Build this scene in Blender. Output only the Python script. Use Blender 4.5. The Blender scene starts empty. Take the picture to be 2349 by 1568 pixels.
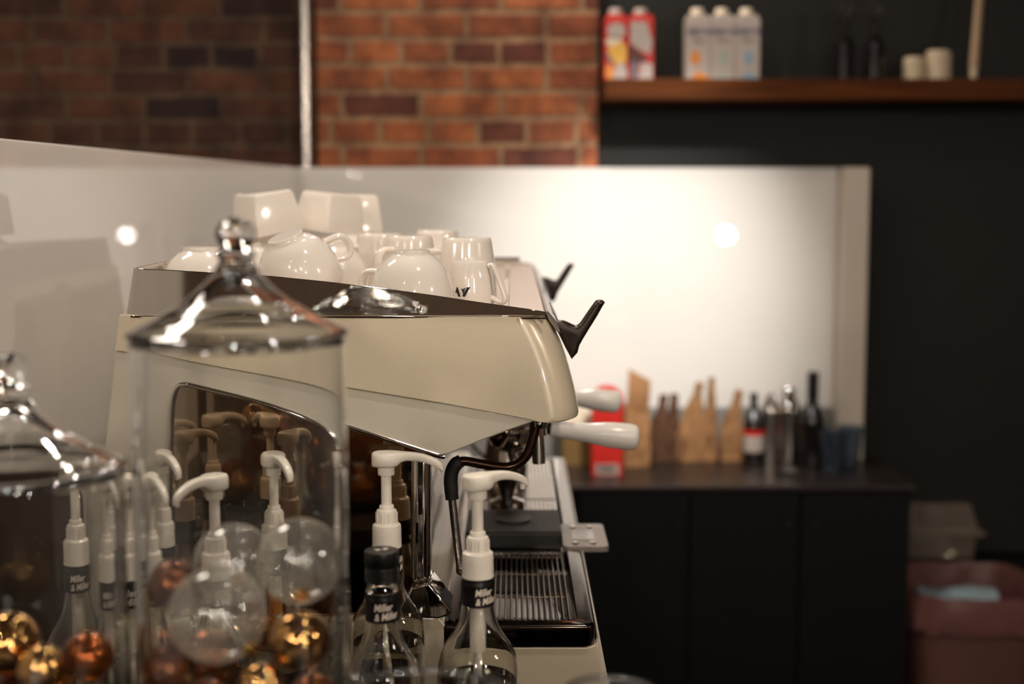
import bpy, bmesh, math, random
from mathutils import Vector, Matrix, Euler

C = bpy.context.scene.collection
PI = math.pi
EYE = 1.69
FPX = 3262.0
TH = math.radians(6.12)
CT, ST = math.cos(TH), math.sin(TH)


def P(px, py, y):
    """Point of the place at depth y that the lens sees at photo pixel (px, py)."""
    u, v = px - 1174.5, 784.0 - py
    d = Vector((u, FPX * CT + v * ST, -FPX * ST + v * CT))
    return Vector((0, 0, EYE)) + d * (y / d.y)


def PX(px, py, y):
    return P(px, py, y).x


def PZ(py, y):
    return P(1174.5, py, y).z


# ------------------------------------------------------------------ materials
def lin(c):
    return c / 12.92 if c <= 0.04045 else ((c + 0.055) / 1.055) ** 2.4


def rgb(r, g, b):
    return (lin(r / 255), lin(g / 255), lin(b / 255), 1)


def base_nodes(name):
    m = bpy.data.materials.new(name)
    m.use_nodes = True
    nt = m.node_tree
    return m, nt, nt.nodes['Principled BSDF']


def pm(name, col, rough=0.5, metal=0.0, var=0.06, scale=30.0, bump=0.0, coat=0.0, trans=0.0, ior=1.45, rvar=0.05,
       stretch=(1, 1, 1), spec=0.5):
    """Principled surface with noise driven colour, roughness and bump."""
    m, nt, b = base_nodes(name)
    N, L = nt.nodes, nt.links
    tc = N.new('ShaderNodeTexCoord')
    mp = N.new('ShaderNodeMapping')
    mp.inputs['Scale'].default_value = stretch
    no = N.new('ShaderNodeTexNoise')
    no.inputs['Scale'].default_value = scale
    no.inputs['Detail'].default_value = 4
    L.new(tc.outputs['Object'], mp.inputs['Vector'])
    L.new(mp.outputs['Vector'], no.inputs['Vector'])
    r = N.new('ShaderNodeValToRGB')
    r.color_ramp.elements[0].position = 0.3
    r.color_ramp.elements[1].position = 0.7
    r.color_ramp.elements[0].color = tuple(max(0, c * (1 - var)) for c in col[:3]) + (1,)
    r.color_ramp.elements[1].color = tuple(min(1, c * (1 + var)) for c in col[:3]) + (1,)
    L.new(no.outputs['Fac'], r.inputs['Fac'])
    L.new(r.outputs['Color'], b.inputs['Base Color'])
    mr = N.new('ShaderNodeMapRange')
    mr.inputs['To Min'].default_value = max(0, rough - rvar)
    mr.inputs['To Max'].default_value = min(1, rough + rvar)
    L.new(no.outputs['Fac'], mr.inputs['Value'])
    L.new(mr.outputs['Result'], b.inputs['Roughness'])
    b.inputs['Metallic'].default_value = metal
    b.inputs['IOR'].default_value = ior
    b.inputs['Coat Weight'].default_value = coat
    b.inputs['Coat Roughness'].default_value = 0.03
    b.inputs['Transmission Weight'].default_value = trans
    b.inputs['Specular IOR Level'].default_value = spec
    if bump:
        bp = N.new('ShaderNodeBump')
        bp.inputs['Strength'].default_value = bump
        bp.inputs['Distance'].default_value = 0.003
        L.new(no.outputs['Fac'], bp.inputs['Height'])
        L.new(bp.outputs['Normal'], b.inputs['Normal'])
    return m


def glass(name, col=(1, 1, 1, 1), ior=1.46, rough=0.0):
    m, nt, b = base_nodes(name)
    N, L = nt.nodes, nt.links
    tc = N.new('ShaderNodeTexCoord')
    no = N.new('ShaderNodeTexNoise')
    no.inputs['Scale'].default_value = 14
    L.new(tc.outputs['Object'], no.inputs['Vector'])
    mr = N.new('ShaderNodeMix')
    mr.data_type = 'RGBA'
    mr.inputs['A'].default_value = col
    mr.inputs['B'].default_value = tuple(c * .97 for c in col[:3]) + (1,)
    L.new(no.outputs['Fac'], mr.inputs['Factor'])
    L.new(mr.outputs['Result'], b.inputs['Base Color'])
    b.inputs['Roughness'].default_value = rough
    b.inputs['Transmission Weight'].default_value = 1
    b.inputs['IOR'].default_value = ior
    return m


def film(name, tint, milky, milk_col, gloss=1.0, facing=None, ior=1.5):
    """Thin clear shell: see-through, with a Fresnel shine and a little milky haze."""
    m, nt, b = base_nodes(name)
    N, L = nt.nodes, nt.links
    nt.nodes.remove(b)
    out = N['Material Output']
    tr = N.new('ShaderNodeBsdfTransparent')
    tr.inputs['Color'].default_value = tint
    gl = N.new('ShaderNodeBsdfGlossy')
    gl.inputs['Roughness'].default_value = 0.05
    gl.inputs['Color'].default_value = (gloss, gloss, gloss, 1)
    df = N.new('ShaderNodeBsdfDiffuse')
    tc = N.new('ShaderNodeTexCoord')
    no = N.new('ShaderNodeTexNoise')
    no.inputs['Scale'].default_value = 3
    no.inputs['Detail'].default_value = 5
    no.inputs['Distortion'].default_value = 1.5
    L.new(tc.outputs['Object'], no.inputs['Vector'])
    df.inputs['Color'].default_value = milk_col
    lw = N.new('ShaderNodeLayerWeight')
    lw.inputs['Blend'].default_value = 0.35
    mm = N.new('ShaderNodeMath')
    mm.operation = 'MULTIPLY'
    L.new(no.outputs['Fac'], mm.inputs[0])
    mm.inputs[1].default_value = milky
    ma = N.new('ShaderNodeMath')
    ma.operation = 'MULTIPLY_ADD'
    L.new(lw.outputs['Facing'], ma.inputs[0])
    ma.inputs[1].default_value = milky if facing is None else facing
    L.new(mm.outputs[0], ma.inputs[2])
    m1 = N.new('ShaderNodeMixShader')
    L.new(ma.outputs[0], m1.inputs[0])
    L.new(tr.outputs[0], m1.inputs[1])
    L.new(df.outputs[0], m1.inputs[2])
    fr = N.new('ShaderNodeFresnel')
    # one index on both faces of the thin shell (the node inverts it on back faces)
    ge = N.new('ShaderNodeNewGeometry')
    io = N.new('ShaderNodeMapRange')
    io.inputs['To Min'].default_value = ior
    io.inputs['To Max'].default_value = 1 / ior
    L.new(ge.outputs['Backfacing'], io.inputs['Value'])
    L.new(io.outputs['Result'], fr.inputs['IOR'])
    m2 = N.new('ShaderNodeMixShader')
    L.new(fr.outputs[0], m2.inputs[0])
    L.new(m1.outputs[0], m2.inputs[1])
    L.new(gl.outputs[0], m2.inputs[2])
    L.new(m2.outputs[0], out.inputs['Surface'])
    return m


def emit(name, col, s):
    m, nt, b = base_nodes(name)
    N, L = nt.nodes, nt.links
    e = N.new('ShaderNodeEmission')
    e.inputs['Color'].default_value = col
    e.inputs['Strength'].default_value = s
    L.new(e.outputs[0], N['Material Output'].inputs['Surface'])
    N.remove(b)
    return m


def brick(name, c1, c2, mortar, dark):
    m, nt, b = base_nodes(name)
    N, L = nt.nodes, nt.links
    tc = N.new('ShaderNodeTexCoord')
    sx = N.new('ShaderNodeSeparateXYZ')
    L.new(tc.outputs['Object'], sx.inputs[0])
    ad = N.new('ShaderNodeMath')
    ad.operation = 'ADD'
    L.new(sx.outputs['X'], ad.inputs[0])
    L.new(sx.outputs['Y'], ad.inputs[1])
    cb = N.new('ShaderNodeCombineXYZ')
    L.new(ad.outputs[0], cb.inputs['X'])
    L.new(sx.outputs['Z'], cb.inputs['Y'])
    # wobble of hand laid courses
    no = N.new('ShaderNodeTexNoise')
    no.inputs['Scale'].default_value = 9
    no.inputs['Detail'].default_value = 3
    L.new(cb.outputs[0], no.inputs['Vector'])
    vm = N.new('ShaderNodeVectorMath')
    vm.operation = 'SCALE'
    vm.inputs['Scale'].default_value = 0.016
    L.new(no.outputs['Color'], vm.inputs[0])
    va = N.new('ShaderNodeVectorMath')
    va.operation = 'ADD'
    L.new(cb.outputs[0], va.inputs[0])
    L.new(vm.outputs[0], va.inputs[1])
    bt = N.new('ShaderNodeTexBrick')
    bt.inputs['Scale'].default_value = 1
    bt.inputs['Brick Width'].default_value = 0.232
    bt.inputs['Row Height'].default_value = 0.0762
    bt.inputs['Mortar Size'].default_value = 0.0105
    bt.inputs['Mortar Smooth'].default_value = 0.5
    bt.inputs['Bias'].default_value = -0.1
    bt.offset = 0.43
    bt.offset_frequency = 2
    bt.squash = 0.62
    bt.squash_frequency = 3
    bt.inputs['Color1'].default_value = (0, 0, 0, 1)
    bt.inputs['Color2'].default_value = (1, 1, 1, 1)
    bt.inputs['Mortar'].default_value = (0.5, 0.5, 0.5, 1)
    L.new(va.outputs[0], bt.inputs['Vector'])
    br = N.new('ShaderNodeValToRGB')
    br.color_ramp.elements[0].position = 0.05
    br.color_ramp.elements[0].color = tuple(a * .55 for a in c2[:2]) + (c2[2] * .8, 1)
    br.color_ramp.elements[1].position = 0.92
    br.color_ramp.elements[1].color = tuple(a * 1.12 for a in c1[:3]) + (1,)
    for pos, cc in ((.11, c2), (.5, tuple((a * .75 + b_ * .25) for a, b_ in zip(c1, c2))), (.7, c1)):
        e = br.color_ramp.elements.new(pos)
        e.color = tuple(cc[:3]) + (1,)
    L.new(bt.outputs['Color'], br.inputs['Fac'])
    mo = N.new('ShaderNodeMix')
    mo.data_type = 'RGBA'
    L.new(bt.outputs['Fac'], mo.inputs['Factor'])
    L.new(br.outputs['Color'], mo.inputs['A'])
    mo.inputs['B'].default_value = mortar
    n2 = N.new('ShaderNodeTexNoise')
    n2.inputs['Scale'].default_value = 9
    n2.inputs['Detail'].default_value = 6
    n2.inputs['Roughness'].default_value = 0.7
    L.new(tc.outputs['Object'], n2.inputs['Vector'])
    rp = N.new('ShaderNodeValToRGB')
    rp.color_ramp.elements[0].position = 0.35
    rp.color_ramp.elements[0].color = dark
    rp.color_ramp.elements[1].position = 0.62
    rp.color_ramp.elements[1].color = (1, 1, 1, 1)
    L.new(n2.outputs['Fac'], rp.inputs['Fac'])
    mx = N.new('ShaderNodeMix')
    mx.data_type = 'RGBA'
    mx.blend_type = 'MULTIPLY'
    mx.inputs['Factor'].default_value = 0.75
    L.new(mo.outputs['Result'], mx.inputs['A'])
    L.new(rp.outputs['Color'], mx.inputs['B'])
    L.new(mx.outputs['Result'], b.inputs['Base Color'])
    b.inputs['Roughness'].default_value = 0.9
    bp = N.new('ShaderNodeBump')
    bp.inputs['Strength'].default_value = 0.7
    bp.inputs['Distance'].default_value = 0.008
    bp.invert = True
    L.new(bt.outputs['Fac'], bp.inputs['Height'])
    L.new(bp.outputs['Normal'], b.inputs['Normal'])
    return m


def wood(name, c1, c2, rough=0.45):
    m, nt, b = base_nodes(name)
    N, L = nt.nodes, nt.links
    tc = N.new('ShaderNodeTexCoord')
    mp = N.new('ShaderNodeMapping')
    mp.inputs['Scale'].default_value = (1.3, 14, 14)
    L.new(tc.outputs['Object'], mp.inputs['Vector'])
    no = N.new('ShaderNodeTexNoise')
    no.inputs['Scale'].default_value = 2.2
    no.inputs['Detail'].default_value = 7
    no.inputs['Distortion'].default_value = 0.6
    L.new(mp.outputs[0], no.inputs['Vector'])
    r = N.new('ShaderNodeValToRGB')
    r.color_ramp.elements[0].position = 0.32
    r.color_ramp.elements[1].position = 0.68
    r.color_ramp.elements[0].color = c1
    r.color_ramp.elements[1].color = c2
    L.new(no.outputs['Fac'], r.inputs['Fac'])
    L.new(r.outputs['Color'], b.inputs['Base Color'])
    b.inputs['Roughness'].default_value = rough
    return m


M = {}
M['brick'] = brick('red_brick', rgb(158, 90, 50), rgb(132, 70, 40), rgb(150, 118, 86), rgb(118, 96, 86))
M['brick_dark'] = brick('shaded_brick', rgb(98, 58, 38), rgb(72, 44, 32), rgb(98, 76, 58), rgb(100, 84, 76))  # darker copy of the red brick, the recess's shade put into its colour
M['black_wall'] = pm('black_paint', rgb(31, 30, 27), 0.6, var=0.08, scale=4, spec=0.25)
M['cafe_wall'] = pm('brown_plaster', rgb(84, 66, 52), 0.8, var=0.15, scale=3)
M['ceiling'] = pm('ceiling_paint', rgb(70, 58, 48), 0.9, scale=3)
M['floor'] = pm('floor_concrete', rgb(58, 50, 44), 0.5, var=0.2, scale=6)
M['splash'] = pm('white_back_painted_glass', rgb(208, 202, 194), 0.7, var=0.01, scale=3, coat=0.8, rvar=0.02, spec=0.1)
M['splash'].node_tree.nodes['Principled BSDF'].inputs['Coat Roughness'].default_value = 0.01
M['splash_end'] = pm('cream_board', rgb(196, 182, 166), 0.45, var=0.03, scale=5)
M['grey_upstand'] = pm('grey_laminate', rgb(120, 116, 110), 0.4, var=0.05, scale=8)
M['worktop'] = pm('dark_worktop', rgb(38, 30, 27), 0.3, var=0.15, scale=25, rvar=0.05)
M['cabinet'] = pm('black_laminate', rgb(11, 10, 10), 0.5, var=0.05, scale=9, spec=0.25)
M['wood'] = wood('shelf_wood', rgb(64, 31, 10), rgb(98, 52, 19), 0.8)
M['wood'].node_tree.nodes['Principled BSDF'].inputs['Specular IOR Level'].default_value = 0.15
M['pearl'] = pm('pearl_white_paint', rgb(222, 206, 178), 0.30, 0.12, var=0.015, scale=260, coat=0.6, rvar=0.03, spec=.8)
M['pearl_low'] = pm('pearl_white_paint_lower', rgb(206, 198, 180), 0.3, var=0.015, scale=260, coat=0.4, rvar=0.03)
M['chrome'] = pm('polished_chrome', rgb(214, 208, 200), 0.05, 1.0, var=0.02, scale=50, rvar=0.02)
M['mirror'] = pm('polished_steel_panel', rgb(160, 140, 118), 0.035, 1.0, var=0.02, scale=9, rvar=0.015)
M['steel'] = pm('brushed_steel', rgb(190, 182, 174), 0.24, 1.0, var=0.06, scale=40, stretch=(1, 1, 12), rvar=0.06)
M['rod'] = pm('dull_steel_rod', rgb(128, 112, 98), 0.3, 1.0, var=0.06, scale=40)
M['white_metal'] = pm('brushed_top_plate', rgb(214, 204, 194), 0.35, 0.55, var=0.03, scale=60, stretch=(12, 1, 1))
M['tray_dark'] = pm('dark_polished_steel', rgb(92, 82, 74), 0.12, 1.0, var=0.05, scale=20, rvar=0.04)
M['porcelain'] = pm('cream_porcelain', rgb(232, 222, 210), 0.12, var=0.01, scale=6, coat=0.3, rvar=0.02)
M['handle_white'] = pm('white_handle_plastic', rgb(240, 232, 222), 0.2, var=0.01, scale=9, coat=0.2)
M['pump'] = pm('white_pump_plastic', rgb(238, 228, 212), 0.28, var=0.015, scale=20)
M['black_plastic'] = pm('black_plastic', rgb(20, 18, 17), 0.35, var=0.1, scale=40)
M['lever'] = pm('dark_bronze_lever', rgb(50, 38, 31), 0.34, 0.35, var=0.1, scale=60)
M['wand'] = pm('dark_bronze_tube', rgb(78, 58, 44), 0.2, 0.9, var=0.1, scale=60)
M['rubber'] = pm('black_rubber', rgb(26, 22, 20), 0.6, var=0.15, scale=80, bump=0.4)
M['scale_pad'] = pm('ribbed_dark_pad', rgb(58, 48, 44), 0.42, var=0.12, scale=60)
M['scale_grey'] = pm('grey_scale_panel', rgb(142, 130, 122), 0.32, 0.3, var=0.06, scale=40)
M['screen'] = pm('grey_screen', rgb(176, 168, 162), 0.25, var=0.03, scale=30)
M['glass'] = glass('clear_glass', (0.97, 0.975, 0.97, 1))
M['bottle_glass'] = glass('bottle_glass', (0.95, 0.94, 0.90, 1), 1.48)
M['syrup'] = glass('clear_syrup', (0.88, 0.82, 0.72, 1), 1.36)
M['dark_syrup'] = glass('dark_syrup', (0.22, 0.12, 0.06, 1), 1.36)
M['bauble_clear'] = film('clear_bauble', (0.95, 0.95, 0.93, 1), 0.30, rgb(232, 224, 210), facing=.12, ior=1.85)
M['bauble_copper'] = pm('copper_bauble', rgb(150, 84, 42), 0.17, 0.8, var=0.35, scale=2.2, rvar=0.05)
M['bauble_brown'] = pm('brown_bauble', rgb(110, 58, 28), 0.22, 0.7, var=0.4, scale=2.6, rvar=0.05)
M['bauble_gold'] = pm('gold_bauble', rgb(206, 158, 100), 0.07, 1.0, var=0.2, scale=1.8, rvar=0.03)
M['bauble_amber'] = film('amber_bauble', (0.82, 0.52, 0.24, 1), 0.18, rgb(170, 104, 52))
M['gold_cap'] = pm('gold_cap', rgb(190, 150, 96), 0.25, 1.0, var=0.1)
M['label_black'] = pm('black_label', rgb(17, 15, 14), 0.35, var=0.05, scale=40)
M['print_white'] = pm('white_print', rgb(226, 212, 194), 0.6, var=0.02)
M['print_black'] = pm('black_print', rgb(28, 24, 22), 0.5, var=0.02)
M['kraft'] = pm('kraft_paper', rgb(142, 102, 64), 0.85, var=0.14, scale=22, bump=0.5)
M['kraft_dark'] = pm('brown_paper', rgb(84, 53, 32), 0.85, var=0.14, scale=22, bump=0.5)
M['red_card'] = pm('red_card', rgb(196, 34, 24), 0.45, var=0.04, scale=9)
M['cream_card'] = pm('cream_card', rgb(228, 212, 186), 0.55, var=0.03, scale=9)
M['olive_card'] = pm('olive_card', rgb(112, 84, 40), 0.6, var=0.05, scale=9)
M['carton_white'] = pm('white_carton', rgb(180, 166, 156), 0.4, var=0.02, scale=9)
M['ink_blue'] = pm('navy_ink', rgb(52, 46, 92), 0.5, var=0.03)
M['ink_taupe'] = pm('taupe_ink', rgb(140, 124, 108), 0.5, var=0.03)
M['ink_orange'] = pm('orange_ink', rgb(222, 134, 40), 0.5, var=0.1, scale=20)
M['ink_yellow'] = pm('yellow_ink', rgb(232, 176, 70), 0.5, var=0.1, scale=20)
M['ink_brown'] = pm('brown_ink', rgb(84, 36, 22), 0.5, var=0.1, scale=20)
M['ink_teal'] = pm('slate_ink', rgb(84, 106, 112), 0.5, var=0.1, scale=20)
M['ink_sage'] = pm('sage_ink', rgb(164, 172, 156), 0.5, var=0.1, scale=20)
M['ink_sky'] = pm('sky_ink', rgb(134, 160, 176), 0.5, var=0.1, scale=20)
M['candle'] = pm('cream_wax', rgb(190, 170, 142), 0.55, var=0.03, scale=9)
M['pale_wood'] = pm('pale_wood', rgb(160, 132, 102), 0.55, var=0.1, scale=12, stretch=(6, 6, 1))
M['bottle_dark'] = pm('smoked_glass', rgb(24, 20, 20), 0.16, var=0.1, scale=20, coat=0.5)
M['blue_glass'] = film('blue_tumbler_glass', (0.66, 0.72, 0.78, 1), 0.12, rgb(96, 110, 126))
M['plastic_tub'] = film('clear_tub_plastic', (0.82, 0.80, 0.76, 1), 0.36, rgb(176, 160, 144))
M['pink_bag'] = pm('pink_bin_bag', rgb(112, 72, 68), 0.4, var=0.12, scale=14, bump=0.8)
M['bin_wall'] = pm('dusky_bin_plastic', rgb(96, 62, 54), 0.5, var=0.08, scale=6)
M['blue_rag'] = pm('pale_blue_rag', rgb(150, 170, 176), 0.8, var=0.1, scale=30, bump=0.5)
M['brown_rag'] = pm('brown_card_scrap', rgb(118, 76, 46), 0.8, var=0.15, scale=20)
M['lamp_glow'] = emit('lamp_glow', (1.0, 0.89, 0.77, 1), 230)
M['lamp_can'] = pm('lamp_can_black', rgb(20, 19, 18), 0.5)
M['window_glow'] = emit('evening_window', (0.62, 0.80, 1.0, 1), 3.0)
M['frame_dark'] = pm('dark_frame', rgb(30, 26, 24), 0.5)


# ------------------------------------------------------------------ mesh tools
class MB:
    """Collects shapes; build() links them as ONE mesh object."""

    def __init__(self):
        self.v, self.f, self.mi = [], [], []

    def add(self, vs, fs, mat=0):
        o = len(self.v)
        self.v += [tuple(v) for v in vs]
        self.f += [tuple(i + o for i in f) for f in fs]
        self.mi += [mat] * len(fs)
        return self

    def box(self, lo, hi, mat=0):
        x0, y0, z0 = lo
        x1, y1, z1 = hi
        vs = [(x0, y0, z0), (x1, y0, z0), (x1, y1, z0), (x0, y1, z0), (x0, y0, z1), (x1, y0, z1), (x1, y1, z1), (x0, y1, z1)]
        return self.add(vs, [(0, 3, 2, 1), (4, 5, 6, 7), (0, 1, 5, 4), (1, 2, 6, 5), (2, 3, 7, 6), (3, 0, 4, 7)], mat)

    def lathe(self, prof, n=48, c=(0, 0, 0), closed=False, axis='z', mat=0, a0=0, a1=2 * PI, sup=True):
        full = abs(a1 - a0 - 2 * PI) < 1e-6
        # support loops keep the shading of long straight runs true
        dense = []
        for i, (r, z) in enumerate(prof):
            dense.append((r, z))
            if i + 1 < len(prof) or closed:
                r2, z2 = prof[(i + 1) % len(prof)]
                L_ = math.hypot(r2 - r, z2 - z)
                if L_ > 0.016 and sup:
                    for f in (0.0015 / L_, 0.5, 1 - 0.0015 / L_):
                        dense.append((r + (r2 - r) * f, z + (z2 - z) * f))
        prof = dense
        cols = n if full else n + 1
        vs, fs = [], []
        k = len(prof)
        for i in range(cols):
            a = a0 + (a1 - a0) * i / n
            for r, z in prof:
                if axis == 'z':
                    p = (c[0] + r * math.cos(a), c[1] + r * math.sin(a), c[2] + z)
                elif axis == 'y':
                    p = (c[0] + r * math.sin(a), c[1] + z, c[2] + r * math.cos(a))
                else:
                    p = (c[0] + z, c[1] + r * math.cos(a), c[2] + r * math.sin(a))
                vs.append(p)
        for i in range(n):
            i2 = (i + 1) % cols
            for j in range(k if closed else k - 1):
                j2 = (j + 1) % k
                fs.append((i * k + j, i2 * k + j, i2 * k + j2, i * k + j2))
        return self.add(vs, fs, mat)

    def tube(self, pts, rad, n=14, mat=0, flat=1.0):
        pts = [Vector(p) for p in pts]
        if not isinstance(rad, (list, tuple)):
            rad = [rad] * len(pts)
        vs, fs = [], []
        up = None
        for i, p in enumerate(pts):
            t = (pts[min(i + 1, len(pts) - 1)] - pts[max(i - 1, 0)]).normalized()
            if up is None:
                up = Vector((0, 0, 1)) if abs(t.z) < 0.9 else Vector((0, 1, 0))
            s = t.cross(up).normalized()
            up = s.cross(t).normalized()
            for k in range(n):
                a = 2 * PI * k / n
                vs.append(p + s * (math.cos(a) * rad[i] * flat) + up * (math.sin(a) * rad[i]))
        for i in range(len(pts) - 1):
            for k in range(n):
                k2 = (k + 1) % n
                fs.append((i * n + k, i * n + k2, (i + 1) * n + k2, (i + 1) * n + k))
        fs.append(tuple(range(n - 1, -1, -1)))
        fs.append(tuple((len(pts) - 1) * n + k for k in range(n)))
        return self.add(vs, fs, mat)

    def prism(self, poly, y0, y1, mat=0):
        """poly of (x, z) pulled along y."""
        n = len(poly)
        vs = [(x, y0, z) for x, z in poly] + [(x, y1, z) for x, z in poly]
        fs = [tuple(range(n)), tuple(range(2 * n - 1, n - 1, -1))]
        fs += [(i, (i + 1) % n + 0, (i + 1) % n + n, i + n)[::-1] for i in range(n)]
        return self.add(vs, fs, mat)

    def loft(self, rings, cap=True, closed=True, mat=0):
        n = len(rings[0])
        vs = [p for r in rings for p in r]
        fs = []
        for i in range(len(rings) - 1):
            for k in range(n if closed else n - 1):
                k2 = (k + 1) % n
                fs.append((i * n + k, i * n + k2, (i + 1) * n + k2, (i + 1) * n + k))
        if cap:
            fs.append(tuple(range(n - 1, -1, -1)))
            fs.append(tuple((len(rings) - 1) * n + k for k in range(n)))
        return self.add(vs, fs, mat)

    def mesh(self, name, mats, smooth=40, origin=(0, 0, 0)):
        me = bpy.data.meshes.new(name)
        ox, oy, oz = origin
        me.from_pydata([(x - ox, y - oy, z - oz) for x, y, z in self.v], [], self.f)
        if not isinstance(mats, (list, tuple)):
            mats = [mats]
        for m in mats:
            me.materials.append(m)
        for p, i in zip(me.polygons, self.mi):
            p.material_index = i
        bm = bmesh.new()
        bm.from_mesh(me)
        bmesh.ops.remove_doubles(bm, verts=bm.verts, dist=1e-6)
        bmesh.ops.recalc_face_normals(bm, faces=bm.faces)
        bm.to_mesh(me)
        bm.free()
        if smooth:
            me.polygons.foreach_set('use_smooth', [True] * len(me.polygons))
            me.set_sharp_from_angle(angle=math.radians(smooth))
        me.update()
        return me

    def build(self, name, mats, parent=None, smooth=40, bevel=0, seg=2, at=None, sub=0, angle=35):
        org = (0, 0, 0)
        if parent is not None:
            org = tuple(parent.location) if parent.parent is None else tuple(parent.location + parent.parent.location)
        elif at is not None:
            org = at
        me = self.mesh(name, mats, smooth, org)
        o = bpy.data.objects.new(name, me)
        C.objects.link(o)
        if parent is not None:
            o.parent = parent
        elif at is not None:
            o.location = at
        if bevel:
            b = o.modifiers.new('bevel', 'BEVEL')
            b.width = bevel
            b.segments = seg
            b.limit_method = 'ANGLE'
            b.angle_limit = math.radians(angle)
            b.harden_normals = False
        if sub:
            s = o.modifiers.new('sub', 'SUBSURF')
            s.levels = s.render_levels = sub
        return o


def tag(o, label, cat, group=None, kind=None):
    o['label'] = label
    o['category'] = cat
    if group:
        o['group'] = group
    if kind:
        o['kind'] = kind
    return o


def thing(name, label, cat, loc, group=None):
    o = bpy.data.objects.new(name, None)
    o.empty_display_size = 0.02
    C.objects.link(o)
    o.location = loc
    return tag(o, label, cat, group)


def struct(name, mb, mat, smooth=0, bevel=0, label=None, cat=None):
    o = mb.build(name, mat, smooth=smooth, bevel=bevel)
    o['kind'] = 'structure'
    o['label'] = label or name.replace('_', ' ')
    o['category'] = cat or name.split('_')[0]
    return o


def link_mesh(name, me, parent=None, loc=(0, 0, 0), rot=(0, 0, 0), scale=1.0):
    o = bpy.data.objects.new(name, me)
    C.objects.link(o)
    o.location = loc
    o.rotation_euler = rot
    o.scale = (scale,) * 3
    if parent is not None:
        o.parent = parent
    return o


def smooth_path(pts, k=6):
    """Catmull-Rom through the points."""
    pts = [Vector(p) for p in pts]
    q = [pts[0] * 2 - pts[1]] + pts + [pts[-1] * 2 - pts[-2]]
    out = []
    for i in range(1, len(q) - 2):
        for s in range(k):
            t = s / k
            a, b, c, d = q[i - 1], q[i], q[i + 1], q[i + 2]
            out.append(0.5 * ((2 * b) + (c - a) * t + (2 * a - 5 * b + 4 * c - d) * t * t + (3 * b - a - 3 * c + d) * t ** 3))
    out.append(pts[-1])
    return out


def text_geo(s, size, shear=0.0, bold=0.0, xs=1.0):
    """Flat letter outlines as vertices (x, y) and faces, centred."""
    cu = bpy.data.curves.new('lettering', 'FONT')
    cu.body = s
    cu.size = size
    cu.shear = shear
    cu.offset = bold
    cu.resolution_u = 3
    cu.align_x = 'CENTER'
    cu.align_y = 'CENTER'
    ob = bpy.data.objects.new('lettering', cu)
    C.objects.link(ob)
    dg = bpy.context.evaluated_depsgraph_get()
    ev = ob.evaluated_get(dg)
    me = ev.to_mesh()
    bm = bmesh.new()
    bm.from_mesh(me)
    bmesh.ops.triangulate(bm, faces=bm.faces)
    bmesh.ops.subdivide_edges(bm, edges=[e for e in bm.edges if e.calc_length() > size * 0.25], cuts=2)
    bm.verts.ensure_lookup_table()
    vs = [(v.co.x * xs, v.co.y) for v in bm.verts]
    fs = [tuple(v.index for v in f.verts) for f in bm.faces]
    bm.free()
    ev.to_mesh_clear()
    bpy.data.objects.remove(ob)
    bpy.data.curves.remove(cu)
    return vs, fs


# ------------------------------------------------------------------ room shell
YW = 4.20          # brick pier face
ROOM_X0, ROOM_X1, ROOM_Y0, ROOM_H = -3.2, 3.4, -4.0, 3.1
struct('floor', MB().box((ROOM_X0, ROOM_Y0, -0.1), (ROOM_X1, 4.6, 0)), M['floor'])
struct('ceiling', MB().box((ROOM_X0, ROOM_Y0, ROOM_H), (ROOM_X1, 4.6, ROOM_H + 0.1)), M['ceiling'])
struct('wall_left', MB().box((ROOM_X0 - 0.1, ROOM_Y0, 0), (ROOM_X0, 4.6, ROOM_H)), M['cafe_wall'])
struct('wall_right', MB().box((ROOM_X1, ROOM_Y0, 0), (ROOM_X1 + 0.1, 4.6, ROOM_H)), M['cafe_wall'])
struct('wall_front', MB().box((ROOM_X0, ROOM_Y0 - 0.1, 0), (ROOM_X1, ROOM_Y0, ROOM_H)), M['cafe_wall'])
xp0, xp1 = PX(729, 200, YW), PX(1371, 200, YW)
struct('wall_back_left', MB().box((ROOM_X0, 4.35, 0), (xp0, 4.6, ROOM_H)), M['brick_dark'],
       label='darker recessed brick wall left of the steel post', cat='wall')
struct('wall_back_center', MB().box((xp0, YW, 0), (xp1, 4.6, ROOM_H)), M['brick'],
       label='warm lit red brick pier right of the steel post', cat='wall')
struct('wall_back_right', MB().box((xp1, 4.27, 0), (ROOM_X1, 4.6, ROOM_H)), M['black_wall'],
       label='black painted wall behind the wooden shelf', cat='wall')
w1 = struct('window_1', MB().box((ROOM_X0 - 0.01, -1.5, 1.1), (ROOM_X0 + 0.02, -0.7, 2.3)), M['window_glow'],
            label='evening window in the left cafe wall behind the viewer', cat='window')
fb = MB()
for (a, b) in (((-1.56, 1.04), (-0.64, 1.1)), ((-1.56, 2.3), (-0.64, 2.36)), ((-1.56, 1.04), (-1.5, 2.36)), ((-0.7, 1.04), (-0.64, 2.36)), ((-1.12, 1.1), (-1.08, 2.3))):
    fb.box((ROOM_X0, a[0], a[1]), (ROOM_X0 + 0.04, b[0], b[1]))
fb.build('window_frame', M['frame_dark'], w1, smooth=0)

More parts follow.
